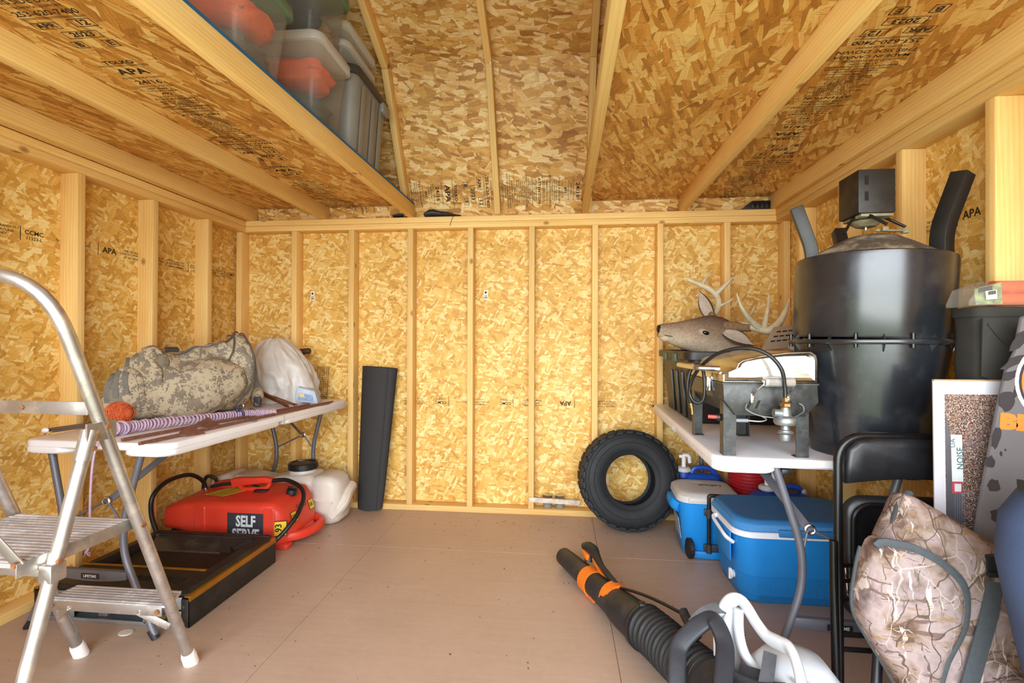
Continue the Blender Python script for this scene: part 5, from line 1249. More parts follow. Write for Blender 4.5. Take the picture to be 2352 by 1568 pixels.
# slotted tan panel and pale curved cover leaning between tote and feeder
TANP = plain('tan_plastic', '#a08a72', .6, 0, .08)
t = thing('slotted_panel', 'tan plastic panel with rows of slots leaning between the deer head and the feeder', 'panel', (3.25, -.72, 1.074))
MP = Mframe((3.148, -.755, 1.076), (.99, .08, .10), (.22, .35, .80), (.05, -.95, .3))
sl_ = [(.004 + 0, 0), (.20, 0), (.20, .135), (.055, .135)]
part('panel', MB().prism(sl_, -.004, .004, MP), TANP, t, bevel=.003)
for r_ in range(3):
    for c_ in range(5): part('slot', MB().prism([(.045 + r_ * .012 + c_ * .028, .045 + r_ * .027), (.066 + r_ * .012 + c_ * .028, .045 + r_ * .027), (.068 + r_ * .012 + c_ * .028, .053 + r_ * .027), (.047 + r_ * .012 + c_ * .028, .053 + r_ * .027)], .0035, .0048, MP), TEXTK, t)
solo('curved_cover', 'pale curved plastic cover standing beside the slotted tan panel', 'cover', MB().tube(cr([(3.285, -.80, 1.074), (3.31, -.79, 1.12), (3.345, -.775, 1.18), (3.37, -.765, 1.205), (3.39, -.76, 1.19)], 6), 1, 14, flat=([.02, .03] + [.045] * 19 + [.042, .038, .03, .02], .020, .7)), plain('pale_taupe_plastic', '#b9aa9b', .5, 0, .06), smooth=60)

# tabletop gas grill
GB = plain('black_speckled_enamel', '#383837', .40, .2, .25, 40, .12, 260, .5, '#6a6865', 30, .4)
def brushed():
    m = NT('brushed_stainless'); o = m.obj(); f = m.noise(m.mapping(o, sc=(14, 14, 420)), 1, 3, .6)
    m.setp(Base_Color=m.ramp(f, [(.3, L('#b7b7b2')), (.7, L('#dcdcd6'))]), Metallic=1.0, Roughness=m.math('ADD', m.math('MULTIPLY', f, .12), .2)); return m.m
SS = brushed()
t = thing('gas_grill', 'portable gas grill with stainless lid and black body on the right table', 'grill', (2.89, -1.26, TZ))
GX0, GX1, GY0, GY1 = 2.754, 3.050, -1.472, -1.045
body = [(GX0, .978), (GX0 + .003, .921), (GX0 + .040, .872), (GX1 - .035, .872), (GX1 + .003, .918), (GX1, .978)]
part('firebox', MB().prism(body[::-1], -GY0, -GY1, RX), GB, t, bevel=.002)
part('firebox_edge', MB().lohi((GX0 - .003, GY0 - .003, .974), (GX1 + .003, GY1 + .003, .979)), GB, t)
lidp = [(GX0, .980), (GX0, 1.006), (GX0 + .030, 1.020), (GX0 + .043, 1.028), (GX0 + .050, 1.044), (GX0 + .063, 1.053), (GX0 + .12, 1.068), (GX0 + .20, 1.079), (GX1 - .020, 1.083), (GX1 - .004, 1.072), (GX1, 1.055), (GX1, .980)]
ld = part('lid', MB().prism(lidp[::-1], -GY0, -GY1, RX), SS, t, bevel=.0025)
def inset(poly, k): 
    cx_ = sum(p[0] for p in poly) / len(poly); cz_ = sum(p[1] for p in poly) / len(poly); return [(p[0] + (cx_ - p[0]) * k[0], p[1] + (cz_ - p[1]) * k[1]) for p in poly]
o1, o2, o3 = inset(lidp, (.03, .07)), inset(lidp, (.075, .17)), inset(lidp, (.13, .30))
def rg(pl, y): return [(x, y, z) for x, z in pl]
part('end_panel', MB().loft([rg(o1, GY0 - .0005), rg(o2, GY0 - .006), rg(o3, GY0 - .001)]), SS, ld, smooth=30)
part('lid_handle', MB().tube(fillet([(GX0 + .01, -1.40, 1.022), (GX0 - .065, -1.40, 1.024), (GX0 - .065, -1.12, 1.024), (GX0 + .01, -1.12, 1.022)], .03, 6), .0095, 12), STEEL, ld)
lt = part('latch', MB().box((GX0 - .004, -1.33, .965), (.006, .030, .040)).cyl((GX0 - .008, -1.33, .955), (GX0 - .008, -1.33, .99), .007, 10).box((GX0 - .006, -1.33, .945), (.008, .040, .010)), STEEL, t, bevel=.001)
for (x, y, sx, sy) in ((GX0 + .008, GY0 + .018, 1, 1), (GX1 - .022, GY0 + .014, -1, 1), (GX0 + .008, GY1 - .02, 1, -1), (GX1 - .075, GY1 - .02, -1, -1)):
    lg = MB(); w = .040
    x2 = x + sx * w
    a, c = sorted((x, x2))
    lg.hexa([(a - .001 * sx, y - .0015, TZ + .0005), (c - .001 * sx, y - .0015, TZ + .0005), (c - .001 * sx, y + .0015, TZ + .0005), (a - .001 * sx, y + .0015, TZ + .0005)], [(a, y - .0015, .935), (c, y - .0015, .935), (c, y + .0015, .935), (a, y + .0015, .935)])
    lg.lohi((x - .0015, y, TZ + .0005), (x + .0015, y + sy * .035, .93))
    lg.lohi((a, y - .002, TZ + .0005), (c, y + sy * .03, TZ + .003))
    part('leg', lg, GB, t)
for k in range(4):
    x = GX0 + .080 + k * .026 + (.045 if k > 1 else 0)
    part('vent_slot', MB().add([(x - .006, GY0 - .0012, .896), (x + .002, GY0 - .0012, .896), (x + .013, GY0 - .0012, .922), (x + .005, GY0 - .0012, .922)], [(0, 1, 2, 3)]), plain('soot_black', '#0d0c0c', .8), t, smooth=0)
hp = [(GX0 + .092, GY0 - .003, .938), (GX0 + .097, GY0 - .022, .955), (GX0 + .112, GY0 - .034, .975), (GX0 + .122, GY0 - .036, .984), (GX0 + .198, GY0 - .036, .984), (GX0 + .209, GY0 - .034, .973), (GX0 + .202, GY0 - .02, .955), (GX0 + .203, GY0 - .003, .938)]
ch = part('carry_handle', MB().tube(fillet(hp, .008, 3), .003, 8), STEEL, t)
co = []; nt_ = 21
for i in range(nt_ * 10):
    a = 2 * PI * i / 10; f = i / (nt_ * 10); co.append((GX0 + .116 + .090 * f, GY0 - .036 + .0135 * math.cos(a), .986 + .0135 * math.sin(a)))
part('coil_grip', MB().tube(co, .0027, 6), plain('polished_steel', '#e4e4e2', .15, .7, .02), ch)
for x in (GX0 + .092, GX0 + .203): part('handle_tab', MB().box((x, GY0 - .003, .929), (.012, .005, .030)).cyl((x, GY0 - .004, .926), (x, GY0 - .009, .926), .005, 8), STEEL, ch, bevel=.001)
RG = plain('cast_zinc', '#8f9293', .45, .75, .12, 40)
rx, ry = GX0 + .172, GY0 - .055
rgp = part('regulator', MB().lathe([(.016, .825), (.020, .830), (.020, .836), (.014, .838), (.012, .850), (.030, .853), (.034, .860), (.034, .868), (.030, .876), (.018, .882), (.016, .900), (.011, .908), (.011, .914)], 24, Matrix.Translation((rx, ry, 0))), RG, t)
part('side_port', MB().cyl((rx - .012, ry, .888), (rx - .036, ry, .890), .013, 14), RG, rgp)
part('knob', MB().lathe([(.016, .803), (.017, .806), (.017, .823), (.012, .826)], 16, Matrix.Translation((rx, ry, 0))).lathe([(.022, .826), (.024, .829), (.022, .832)], 16, Matrix.Translation((rx, ry, 0))), RG, rgp)
part('brass_nut', MB().lathe([(.013, .908), (.017, .911), (.017, .920), (.012, .924), (.009, .926), (.009, .938)], 6, Matrix.Translation((rx, ry, 0))), plain('brass_fitting', '#a9814f', .35, .9), rgp)
part('wire_loop', MB().tube(cr([(rx - .10, GY0 - .012, .912), (rx - .105, GY0 - .02, .895), (rx - .07, GY0 - .03, .877), (rx - .02, ry + .01, .872)], 5), .0019, 8), RG, rgp)
part('wire_loop', MB().tube(cr([(rx + .03, ry + .01, .874), (rx + .065, GY0 - .03, .890), (rx + .07, GY0 - .02, .908), (rx + .060, GY0 - .015, .916)], 5), .0019, 8), RG, rgp)
part('gas_hose', MB().tube(cr([(rx, ry, .935), (rx - .002, ry, .975), (rx - .015, ry - .005, 1.03), (rx - .05, ry + .01, 1.075), (rx - .10, ry + .04, 1.094), (rx - .16, ry + .09, 1.082), (rx - .20, ry + .15, 1.045), (rx - .228, ry + .20, .99), (rx - .238, ry + .22, .93), (rx - .22, ry + .21, .895), (rx - .195, ry + .20, .905), (rx - .19, ry + .20, .96), (rx - .195, ry + .21, 1.02), (rx - .215, ry + .22, 1.03), (rx - .235, ry + .23, 1.0), (rx - .242, ry + .23, .94), (rx - .230, ry + .23, .888)], 8), .0062, 12), HOSE, t)
part('hose_end', MB().cyl((rx - .230, ry + .23, .89), (rx - .226, ry + .23, .872), .009, 10).cyl((rx - .226, ry + .23, .872), (rx - .224, ry + .23, .852), .006, 10).ball((rx - .224, ry + .23, .850), .006, 8, 6), BRASS, t)
ig = part('igniter_button', MB().cyl((GX0 - .030, GY0 + .06, .858), (GX0 - .002, GY0 + .05, .858), .0068, 12), plain('red_button', '#b8413a', .4), t, 'red igniter button')
part('igniter_collar', MB().cyl((GX0 - .004, GY0 + .05, .858), (GX0 + .006, GY0 + .047, .858), .012, 12), BLACKP, t)
part('igniter_plug', MB().cyl((GX0 + .05, GY0 + .03, .851), (GX0 + .09, GY0 + .03, .851), .006, 10), plain('grey_plug', '#8b8c90', .5), t)
part('igniter_wire', MB().tube(cr([(GX0 + .09, GY0 + .03, .851), (GX0 + .14, GY0 + .05, .846), (GX0 + .165, GY0 + .07, .852), (GX0 + .14, GY0 + .10, .866), (GX0 + .12, GY0 + .12, .874)], 5), .0022, 6), plain('white_wire', '#d8d4d0', .5), t)
# ------------------------------------------------------------------ coolers and jugs under the right table
BLUE1 = plain('cooler_blue', '#1c86d2', .42, 0, .05, 6, .05, 240, .5, '#4c93c4', 30, .15)
BLUE2 = plain('bright_cooler_blue', '#1a8ede', .42, 0, .05, 6, .05, 240)
BLUEL = plain('lid_blue', '#3077b2', .48, 0, .05, 6, .08, 300)
BLUER = ripple('ribbed_cooler_blue', '#1c86d2', .45, 62, .5, 0)
LIDW = plain('grey_white_lid', '#cfcac6', .5, 0, .04, 8, .05, 200, .5, '#b3aaa3', 8, .3)
JUGB = plain('translucent_blue', '#1d4ba6', .35, 0, .12, 6)
cx_, cy_, w_, d_ = 3.245, -.797, .56, .395
t = thing('cooler', 'large blue cooler with white rim under the near end of the right table', 'cooler', (cx_, cy_, 0))
T_ = Matrix.Translation((cx_, cy_, 0))
part('body', rbox(w_, d_, [(.0005, (.045, .035)), (.008, (.038, .028)), (.035, (.034, .024)), (.037, (.030, .022)), (.118, (.022, .016)), (.120, (.020, .014)), (.289, (.010, .006))], .075, 8).xf(T_), BLUE1, t, smooth=40)
part('ribbed_band', rbox(w_ + .002, d_ + .002, [(.040, (.0305, .0225)), (.115, (.0225, .0165))], .075, 8).xf(T_), BLUER, t, smooth=40)
part('white_rim', rbox(w_ + .014, d_ + .014, [(.287, (.006, .006)), (.290, 0), (.312, 0), (.316, (.006, .006))], .080, 8).xf(T_), WHITEP, t, 'white rim', smooth=40)
ld = part('lid', rbox(w_, d_, [(.314, (-.002, -.002)), (.318, (-.004, -.004)), (.345, (.004, .004)), (.356, (.012, .012)), (.360, (.024, .024)), (.358, (.032, .032))], .075, 8).xf(T_), BLUEL, t, smooth=40)
part('lid_band', rbox(w_, d_, [(.320, (-.0055, -.0055)), (.343, (.003, .003))], .075, 8).xf(T_), ripple('ribbed_lid_blue', '#3a88c6', .45, 70, .5, 0), ld, smooth=40)
part('finger_lip', MB().lohi((3.13, cy_ - d_ / 2 - .013, .298), (3.42, cy_ - d_ / 2 + .02, .330)), BLUEL, ld, bevel=.006)
for sx in (-1, 1):
    x = cx_ + sx * (w_ / 2 - .004)
    h_ = part('swing_handle', MB().tube(fillet([(x, cy_ + .055, .300), (x + sx * .026, cy_ + .055, .292), (x + sx * .030, cy_ + .03, .285), (x + sx * .030, cy_ - .10, .270), (x + sx * .026, cy_ - .125, .262), (x - sx * .004, cy_ - .125, .240)], .014, 4), 1, 10, flat=(.008, .011, .7)), WHITEP, t)
    part('handle_recess', MB().lohi((x - .012, cy_ - .13, .16), (x + sx * .004, cy_ + .06, .285)), BLUE1, t, bevel=.006)
part('drain_plug', MB().cyl((2.972, -.885, .088), (2.998, -.885, .088), .016, 14).box((2.972, -.885, .088), (.010, .010, .046)).torus((2.978, -.885, .088), .018, .004, 'x', 16, 6), WHITEP, t)

cx_, cy_, w_, d_ = 2.995, -.405, .30, .305
t = thing('wheeled_cooler', 'smaller blue cooler with grey-white lid and black pull handle beside the tire', 'cooler', (cx_, cy_, 0)); T_ = Matrix.Translation((cx_, cy_, 0)) @ Matrix.Rotation(-.06, 4, 'Z')
part('body', rbox(w_, d_, [(.004, (.030, .030)), (.012, (.024, .024)), (.26, (.004, .004)), (.285, (.0, .0))], .060, 7).xf(T_), BLUE2, t, smooth=40)
ld = part('lid', rbox(w_ + .020, d_ + .020, [(.284, (.006, .006)), (.288, 0), (.318, (.003, .003)), (.330, (.016, .016)), (.334, (.030, .030)), (.335, (.06, .06))], .070, 7).xf(T_), LIDW, t, smooth=40)
part('lid_latch', MB().box((-.05, -d_ / 2 - .006, .303), (.12, .012, .026), T_), LIDW, ld, bevel=.005)
part('hand_lettering', text_mb('LaRock', .036, .0007, 1.1).xf(T_ @ Matrix.Translation((.035, .02, .3362)) @ Matrix.Rotation(PI, 4, 'Z') @ Matrix(((1, .25, 0, 0), (0, 1, 0, 0), (0, 0, 1, 0), (0, 0, 0, 1)))), TEXTK, ld, smooth=0)
part('paper_sticker', MB().box((-.02, .085, .3358), (.06, .018, .0008), T_), TEXTW, ld)
part('hand_hold', MB().tube(cr([(-w_ / 2 + .01, -.09, .245), (-w_ / 2 - .014, -.06, .255), (-w_ / 2 - .018, .0, .258), (-w_ / 2 - .014, .06, .255), (-w_ / 2 + .01, .09, .245)], 5), 1, 10, flat=(.022, .028, .7)).xf(T_), BLUE2, t)
for x in (-.10, .10):
    w2_ = part('wheel', MB().lathe([(.008, -.014), (.042, -.014), (.050, -.009), (.050, .009), (.042, .014), (.008, .014)], 24, T_ @ Matrix.Translation((x, -d_ / 2 + .012, .0505)) @ Matrix.Rotation(.12, 4, 'Z') @ Matrix.Rotation(PI / 2, 4, 'Y')), BLACKR, t)
    tr = MB()
    for k in range(16): tr.box((.0495, 0, 0), (.003, .011, .017), T_ @ Matrix.Translation((x, -d_ / 2 + .012, .0505)) @ Matrix.Rotation(.12, 4, 'Z') @ Matrix.Rotation(PI / 2, 4, 'Y') @ Matrix.Rotation(2 * PI * k / 16, 4, 'Z'))
    part('tread_blocks', tr, BLACKR, w2_, stuff=True)
    for z0 in (): pass
hd = part('pull_handle', MB().tube(fillet([(-.012, -d_ / 2 - .016, .05), (-.012, -d_ / 2 - .016, .335), (.135, -d_ / 2 - .016, .335), (.135, -d_ / 2 - .016, .05)], .012, 4), .0095, 12).xf(T_), BLACKP, t)
for z in (.065, .245): 
    part('handle_bracket', MB().box((.062, -d_ / 2 - .004, z), (.19, .016, .034), T_), DARKG, t, bevel=.003)
    part('handle_sleeve', MB().cyl(T_ @ Vector((-.012, -d_ / 2 - .016, z - .022)), T_ @ Vector((-.012, -d_ / 2 - .016, z + .022)), .014, 12), DARKG, hd)
    part('screw', MB().cyl(T_ @ Vector((.012, -d_ / 2 - .011, z)), T_ @ Vector((.012, -d_ / 2 - .014, z)), .004, 8), STEEL, hd)
part('base_skirt', MB().box((.02, -d_ / 2 + .014, .022), (.22, .03, .036), T_), BLUE2, t, bevel=.006)
sd = part('side_label', MB().hexa([(-w_ / 2 + .018, -.09, .08), (-w_ / 2 + .018, .05, .08), (-w_ / 2 + .004, .06, .19), (-w_ / 2 + .004, -.09, .19)], [(-w_ / 2 + .015, -.09, .08), (-w_ / 2 + .015, .05, .08), (-w_ / 2 + .001, .06, .19), (-w_ / 2 + .001, -.09, .19)]).xf(T_), plain('pale_label', '#9aa7b4', .6, 0, .2, 60), t, 'pale label on the end')

def water_jug(label, x0, x1, y, zt, capx, spout, d=.19):
    t = thing('water_jug', label, 'water jug', ((x0 + x1) / 2, y, 0)); w = x1 - x0; T_ = Matrix.Translation(((x0 + x1) / 2, y, 0))
    part('body', rbox(w, d, [(.0005, .015), (.01, .004), (.06, 0), (.14, .0), (.15, .005), (.16, 0), (.24, 0), (.25, .005), (.26, 0), (zt - .07, .0), (zt - .02, .022), (zt - .004, .045)], .045, 6).xf(T_), JUGB, t, smooth=45)
    part('neck', MB().lathe([(.034, zt - .03), (.032, zt + .006)], 18, Matrix.Translation((capx, y, 0))), JUGB, t)
    cp = part('spout_cap', MB().lathe([(.036, zt + .004), (.039, zt + .008), (.039, zt + .024), (.033, zt + .030), (.012, zt + .031)], 18, Matrix.Translation((capx, y, 0))), LIDW, t)
    rb = MB()
    for k in range(20):
        a = 2 * PI * k / 20; rb.box((.0392, 0, zt + .015), (.003, .006, .014), Matrix.Translation((capx, y, 0)) @ Matrix.Rotation(a, 4, 'Z'))
    part('cap_ribs', rb, LIDW, cp, stuff=True)
    if spout:
        part('spigot', MB().cyl((capx, y, zt + .028), (capx, y, zt + .085), .0125, 12).tube(fillet([(capx, y, zt + .08), (capx - .004, y, zt + .098), (capx + .03, y - .004, zt + .098), (capx + .034, y - .004, zt + .055)], .01, 3), .0105, 10).box((capx - .018, y, zt + .092), (.018, .012, .016)), WHITEP, cp)
    hx = capx + .055
    part('grip', MB().tube(fillet([(hx - .012, y, zt - .03), (hx, y, zt + .028), (hx + .10, y, zt + .028), (hx + .165, y, zt - .06)], .03, 5), 1, 12, flat=(.014, .013, .8)), JUGB, t)
    return t
water_jug('blue water jug with white spigot wedged between the tire and the wheeled cooler', 2.93, 3.17, -.175, .352, 2.945, True, .115)
j2 = water_jug('blue water jug with white cap behind the large blue cooler', 3.215, 3.525, -.450, .335, 3.305, True, .19)
part('vent_cap', MB().lathe([(.013, .322), (.017, .325), (.017, .345), (.012, .350), (.001, .351)], 14, Matrix.Translation((3.485, -.45, 0))).torus((3.485, -.465, .318), .016, .002, 'y', 14, 5), LIDW, j2)
REDC = plain('cooler_red', '#b3202a', .42, 0, .06, 8)
t = thing('drink_cooler', 'round red ribbed drink cooler behind the blue coolers', 'cooler', (3.292, -.238, 0))
rp = [(.095, .0005), (.104, .008)]
for i in range(22): rp += [(.106, .012 + i * .019), (.111, .016 + i * .019), (.111, .025 + i * .019), (.106, .029 + i * .019)]
part('ribbed_body', MB().lathe(rp + [(.104, .436), (.09, .44)], 44, Matrix.Translation((3.292, -.238, 0))), REDC, t, smooth=40)
part('lid', MB().lathe([(.102, .4405), (.111, .444), (.111, .478), (.10, .488), (.001, .49)], 36, Matrix.Translation((3.292, -.238, 0))), LIDW, t)
part('carry_handle', MB().tube([(3.178, -.238, .44), (3.178, -.238, .50), (3.21, -.238, .53), (3.375, -.238, .53), (3.406, -.238, .50), (3.406, -.238, .44)], .008, 8), WHITEP, t)
# tire leaning on the back wall
TIRE = plain('tire_rubber', '#17181a', .68, 0, .12, 9, .15, 120, .5, '#2f3134', 7, .3)
t = thing('atv_tire', 'knobbly black all-terrain tire without rim leaning on the back wall', 'tire', (2.625, -.13, 0))
R_, Wt = .3, .20
pf = [(.150, -.078), (.156, -.084), (.168, -.086), (.178, -.094), (.205, -.102), (.235, -.103), (.26, -.098), (.283, -.088), (.294, -.075), (.298, 0), (.294, .075), (.283, .088), (.26, .098), (.235, .103), (.205, .102), (.178, .094), (.168, .086), (.156, .084), (.150, .078), (.165, .070), (.20, .088), (.25, .09), (.284, .07), (.288, 0), (.284, -.07), (.25, -.09), (.20, -.088), (.165, -.070)]
TM = Matrix.Translation((2.622, -.150, .2950)) @ Matrix.Rotation(.10, 4, 'Z') @ Matrix.Rotation(-.155, 4, 'X') @ Matrix.Rotation(PI / 2, 4, 'X') @ Matrix.Scale(.965, 4)
b = MB().lathe(pf + pf[:1], 64, TM); b.f = [f for f in b.f if len(f) == 4]
part('carcass', b, TIRE, t, smooth=40)
for rr in (.176, .226, .258): part('sidewall_ring', MB().torus((0, 0, .0955 if rr < .2 else (.1035 if rr < .24 else .0995)), rr, .0022, 'z', 64, 5, TM), TIRE, t)
kb = MB()
for k in range(30):
    a = 2 * PI * k / 30
    for sgn in (-1, 1):
        kb.box((.2945, 0, sgn * .062), (.014, .047, .052), TM @ Matrix.Rotation(a + (.10 if sgn > 0 else 0), 4, 'Z') @ Matrix.Rotation(sgn * .18, 4, 'X'))
        kb.box((.286, 0, sgn * .090), (.016, .042, .018), TM @ Matrix.Rotation(a + (.10 if sgn > 0 else 0), 4, 'Z'))
    kb.box((.297, 0, 0), (.011, .030, .034), TM @ Matrix.Rotation(a + .05, 4, 'Z'))
part('tread_knobs', kb, TIRE, t, bevel=.002, seg=1, stuff=True)
part('sidewall_lettering', MB().join(text_mb('25x8-12', .020, .0003), TM @ Matrix.Rotation(-2.0, 4, 'Z') @ Matrix.Translation((0, .238, .1038))), plain('faint_rubber_print', '#3d3f42', .6), t, smooth=0)

# ------------------------------------------------------------------ folding chairs
VIN = plain('black_vinyl', '#1b1b1d', .38, 0, .1, 10, .12, 70, .5, '#3b3b3d', 26, .2)
t = thing('folding_chair', 'folded black metal chair with vinyl pad leaning on the near end of the right table', 'chair', (3.25, -1.62, 0))
CY = -1.60
part('back_frame', MB().tube(fillet([(3.030, CY - .035, .0), (3.042, CY, .835), (3.46, CY, .835), (3.472, CY - .035, .0)], .085, 8), .0125, 14), BLACKM, t)
part('rear_frame', MB().tube([(3.010, CY - .060, .0), (3.018, CY - .028, .40), (3.020, CY - .022, .53)], .0115, 12), BLACKM, t)
part('rear_frame', MB().tube([(3.492, CY - .060, .0), (3.484, CY - .028, .40), (3.482, CY - .022, .53)], .0115, 12), BLACKM, t)
o = []
n_ = 14
bp = [(3.058 + .385 * i / n_, .696 + .018 * math.sin(PI * i / n_)) for i in range(n_ + 1)]
bp = bp + [(x, z) for x, z in [(3.444, .75), (3.437, .80), (3.41, .826), (3.36, .832), (3.14, .832), (3.09, .824), (3.065, .798), (3.058, .75)]]
def shrink(pl, k): 
    mx = sum(p[0] for p in pl) / len(pl); mz = sum(p[1] for p in pl) / len(pl); return [(mx + (x - mx) * (1 - k * .4), mz + (z - mz) * (1 - k)) for x, z in pl]
part('back_pad', MB().loft([[(x, y, z) for x, z in shrink(bp, k)] for y, k in ((CY + .012, .1), (CY + .008, .0), (CY - .010, .0), (CY - .018, .05), (CY - .022, .16))]), VIN, t, smooth=60)
seat = part('seat_pad', MB().loft([[(x, y, z) for x, z in rrect(.345 - 2 * k, .37 - 2 * k, .055, 6, 3.245, .465)] for y, k in ((CY + .050, .02), (CY + .046, .004), (CY + .036, 0), (CY + .020, .006), (CY + .014, .02))]), VIN, t, smooth=60)
part('seat_pan_rim', MB().tube([(x, CY + .012, z) for x, z in rrect(.30, .325, .05, 6, 3.245, .465)], .008, 8, closed=True), BLACKM, seat)
part('seat_pan', MB().loft([[(x, CY + y, z) for x, z in rrect(.29, .315, .045, 6, 3.245, .465)] for y in (.010, .016)]), BLACKM, seat)
part('link_rod', MB().cyl((3.062, CY - .004, .45), (3.075, CY + .006, .36), .0035, 8), STEEL, t)
for z in (.455, .355, .41): part('rivet', MB().cyl((3.052, CY - .016, z), (3.078, CY - .010, z), .006, 8), BLACKM, t)
for z in (.255, .212): part('cross_bar', MB().cyl((3.035, CY - .02, z), (3.47, CY - .02, z), .0075, 10), BLACKM, t)
part('foot_cap', MB().cyl((3.030, CY - .035, .0), (3.031, CY - .034, .03), .0145, 12), BLACKR, t)
part('foot_cap', MB().cyl((3.472, CY - .035, .0), (3.471, CY - .034, .03), .0145, 12), BLACKR, t)
solo('camp_chair_leg', 'dark tubular leg slanting down in front of the folding chair below the woodland camouflage bag', 'pole', MB().tube([(3.015, -1.80, .0), (3.055, -1.755, .17), (3.10, -1.70, .345)], .0125, 12), plain('dark_tube', '#222327', .4, .2), smooth=60)

# ------------------------------------------------------------------ woodland camouflage bag hung on the chair
t = thing('camouflage_bag', 'woodland camouflage hunting bag with dark zips and strap at the right front', 'bag', (3.20, -1.80, 0))
OUT = [(3.122, .712), (3.19, .682), (3.275, .630), (3.352, .575), (3.372, .50), (3.398, .40), (3.40, .28), (3.385, .14), (3.36, .03), (3.18, .02), (3.135, .17), (3.055, .305), (3.016, .375), (3.018, .46), (3.052, .575), (3.088, .655)]
RT = lambda pl, k: [(2.2201 + (x - 2.2201) * k, 1.1048 + (z - 1.1048) * k) for x, z in pl]
OUT = RT([(x, z if z > .05 else z - .04) for x, z in OUT], .960)
OUTc = [tuple(p)[:2] for p in cr([(x, z, 0) for x, z in OUT], 4, True)]
mx, mz = 3.18, .39
CYB = -1.80
def brg(k, y): return [(mx + (x - mx) * k, y + .010 * math.sin(9 * x) * math.cos(7 * z), mz + (z - mz) * k) for x, z in OUTc]
part('bag_shell', MB().loft([brg(.90, CYB + .030), brg(.98, CYB + .022), brg(1.0, CYB - .01), brg(.99, CYB - .04), brg(.93, CYB - .065), brg(.80, CYB - .080), brg(.5, CYB - .088)]), TCAMO, t, smooth=75)
PK = [(3.052, .572), (3.10, .580), (3.16, .565), (3.22, .530), (3.262, .485), (3.272, .43), (3.262, .36), (3.225, .28), (3.205, .20), (3.19, .10), (3.17, .06), (3.13, .18), (3.06, .30), (3.024, .375), (3.026, .46)]
PK = RT(PK, .905)
PKc = [tuple(p)[:2] for p in cr([(x, z, 0) for x, z in PK], 4, True)]; px_, pz_ = 3.06, .43
def prg(k, y): return [(px_ + (x - px_) * k, y, pz_ + (z - pz_) * k) for x, z in PKc]
part('front_pocket', MB().loft([prg(1.0, CYB - .05), prg(.99, CYB - .085), prg(.93, CYB - .100), prg(.75, CYB - .108), prg(.4, CYB - .112)]), TCAMO, t, smooth=75)
ZIP = plain('dark_grey_zip', '#43484c', .8, 0, .1, 80, .4, 600)
zp = [(x, CYB - .092, z) for x, z in PKc[:int(len(PKc) * .70)]]
part('zip', MB().tube(zp, 1, 8, flat=(.010, .005, .8), up=(0, 1, 0)), ZIP, t)
part('piping', MB().tube([(x, CYB - .046, z) for x, z in PKc[int(len(PKc) * .70):]], .005, 6), ZIP, t)
part('shoulder_strap', MB().tube(cr([(3.245, CYB - .055, .600), (3.246, CYB - .075, .555), (3.225, CYB - .092, .485), (3.195, CYB - .098, .385), (3.17, CYB - .098, .285), (3.155, CYB - .095, .195), (3.15, CYB - .085, .12)], 6), 1, 8, flat=(.021, .0022, .5), up=(.1, -1, .1)), ZIP, t)
part('strap_buckle', MB().box((3.252, CYB - .072, .582), (.052, .022, .05)).box((3.252, CYB - .086, .565), (.058, .010, .012)), BLACKP, t, bevel=.004)
part('hanging_strap', MB().tube(cr([(3.105, CYB - .005, .730), (3.075, CYB - .02, .705), (3.053, CYB - .03, .655), (3.036, CYB - .035, .610), (3.025, CYB - .03, .580)], 6), 1, 8, flat=(.006, .010, .6), up=(.3, -1, 0)), ZIP, t)

# ------------------------------------------------------------------ framed photograph, canvas bag, fabric chair bag, navy bag
def crowd_mat():
    m = NT('printed_crowd_photograph'); o = m.obj(); v = m.n('TexVoronoi'); v.inputs['Scale'].default_value = 560; m.l(o, v.inputs['Vector'])
    sc = m.n('SeparateColor'); m.l(v.outputs['Color'], sc.inputs[0]); g = m.noise(o, 22, 3)
    c = m.ramp(sc.outputs[0], [(0, L('#2a201d')), (.3, L('#4f3f39')), (.6, L('#7c655a')), (.85, L('#a08c84')), (.97, L('#d9ccc4'))])
    c = m.mix(m.math('MULTIPLY', m.math('GREATER_THAN', sc.outputs[1], .90), .8), c, L('#b8703a')); c = m.mix(m.math('MULTIPLY', m.ramp(g, [(.5, (0, 0, 0)), (.7, (1, 1, 1))]), .35), c, L('#7d6a72'))
    m.setp(Base_Color=c, Roughness=.25); return m.m
t = thing('framed_photograph', 'white-framed crowd photograph turned sideways beside the black folding chair', 'picture', (3.37, -1.70, .50))
PY = -1.705
PM = Mframe((3.243, PY, 0), (1, .06, 0), (.0, .0, 1), (.06, -1, 0)); PM = Mframe((3.243, PY, .0), (.998, .05, 0), (-.012, .0, 1), (.05, -.998, .0))
part('backing_board', MB().prism([(.006, .40), (.29, .40), (.29, 1.012), (.006, 1.012)], -.010, -.002, PM), plain('kraft_board', '#a58a6a', .8), t)
part('mount', MB().prism([(.001, .401), (.289, .401), (.289, 1.008), (.001, 1.008)], -.002, .001, PM), plain('white_mount', '#d3d2da', .5, 0, .02), t)
pr_ = part('print', MB().prism([(.030, .43), (.265, .43), (.265, .972), (.030, .972)], .001, .0016, PM), crowd_mat(), t)
part('dark_stand', MB().prism([(.0305, .44), (.052, .44), (.075, .60), (.068, .70), (.062, .77), (.040, .87), (.0305, .92)], .0016, .0021, PM), plain('print_slate', '#5a5a60', .3), pr_)
for k in range(5): part('printed_rail', MB().prism([(.050 + .006 * k, .44), (.0515 + .006 * k, .44), (.054 + .006 * k, .71), (.0525 + .006 * k, .71)], .0021, .0024, PM), plain('print_rail', '#8e959b' if k % 2 else '#6d757b', .3), pr_)
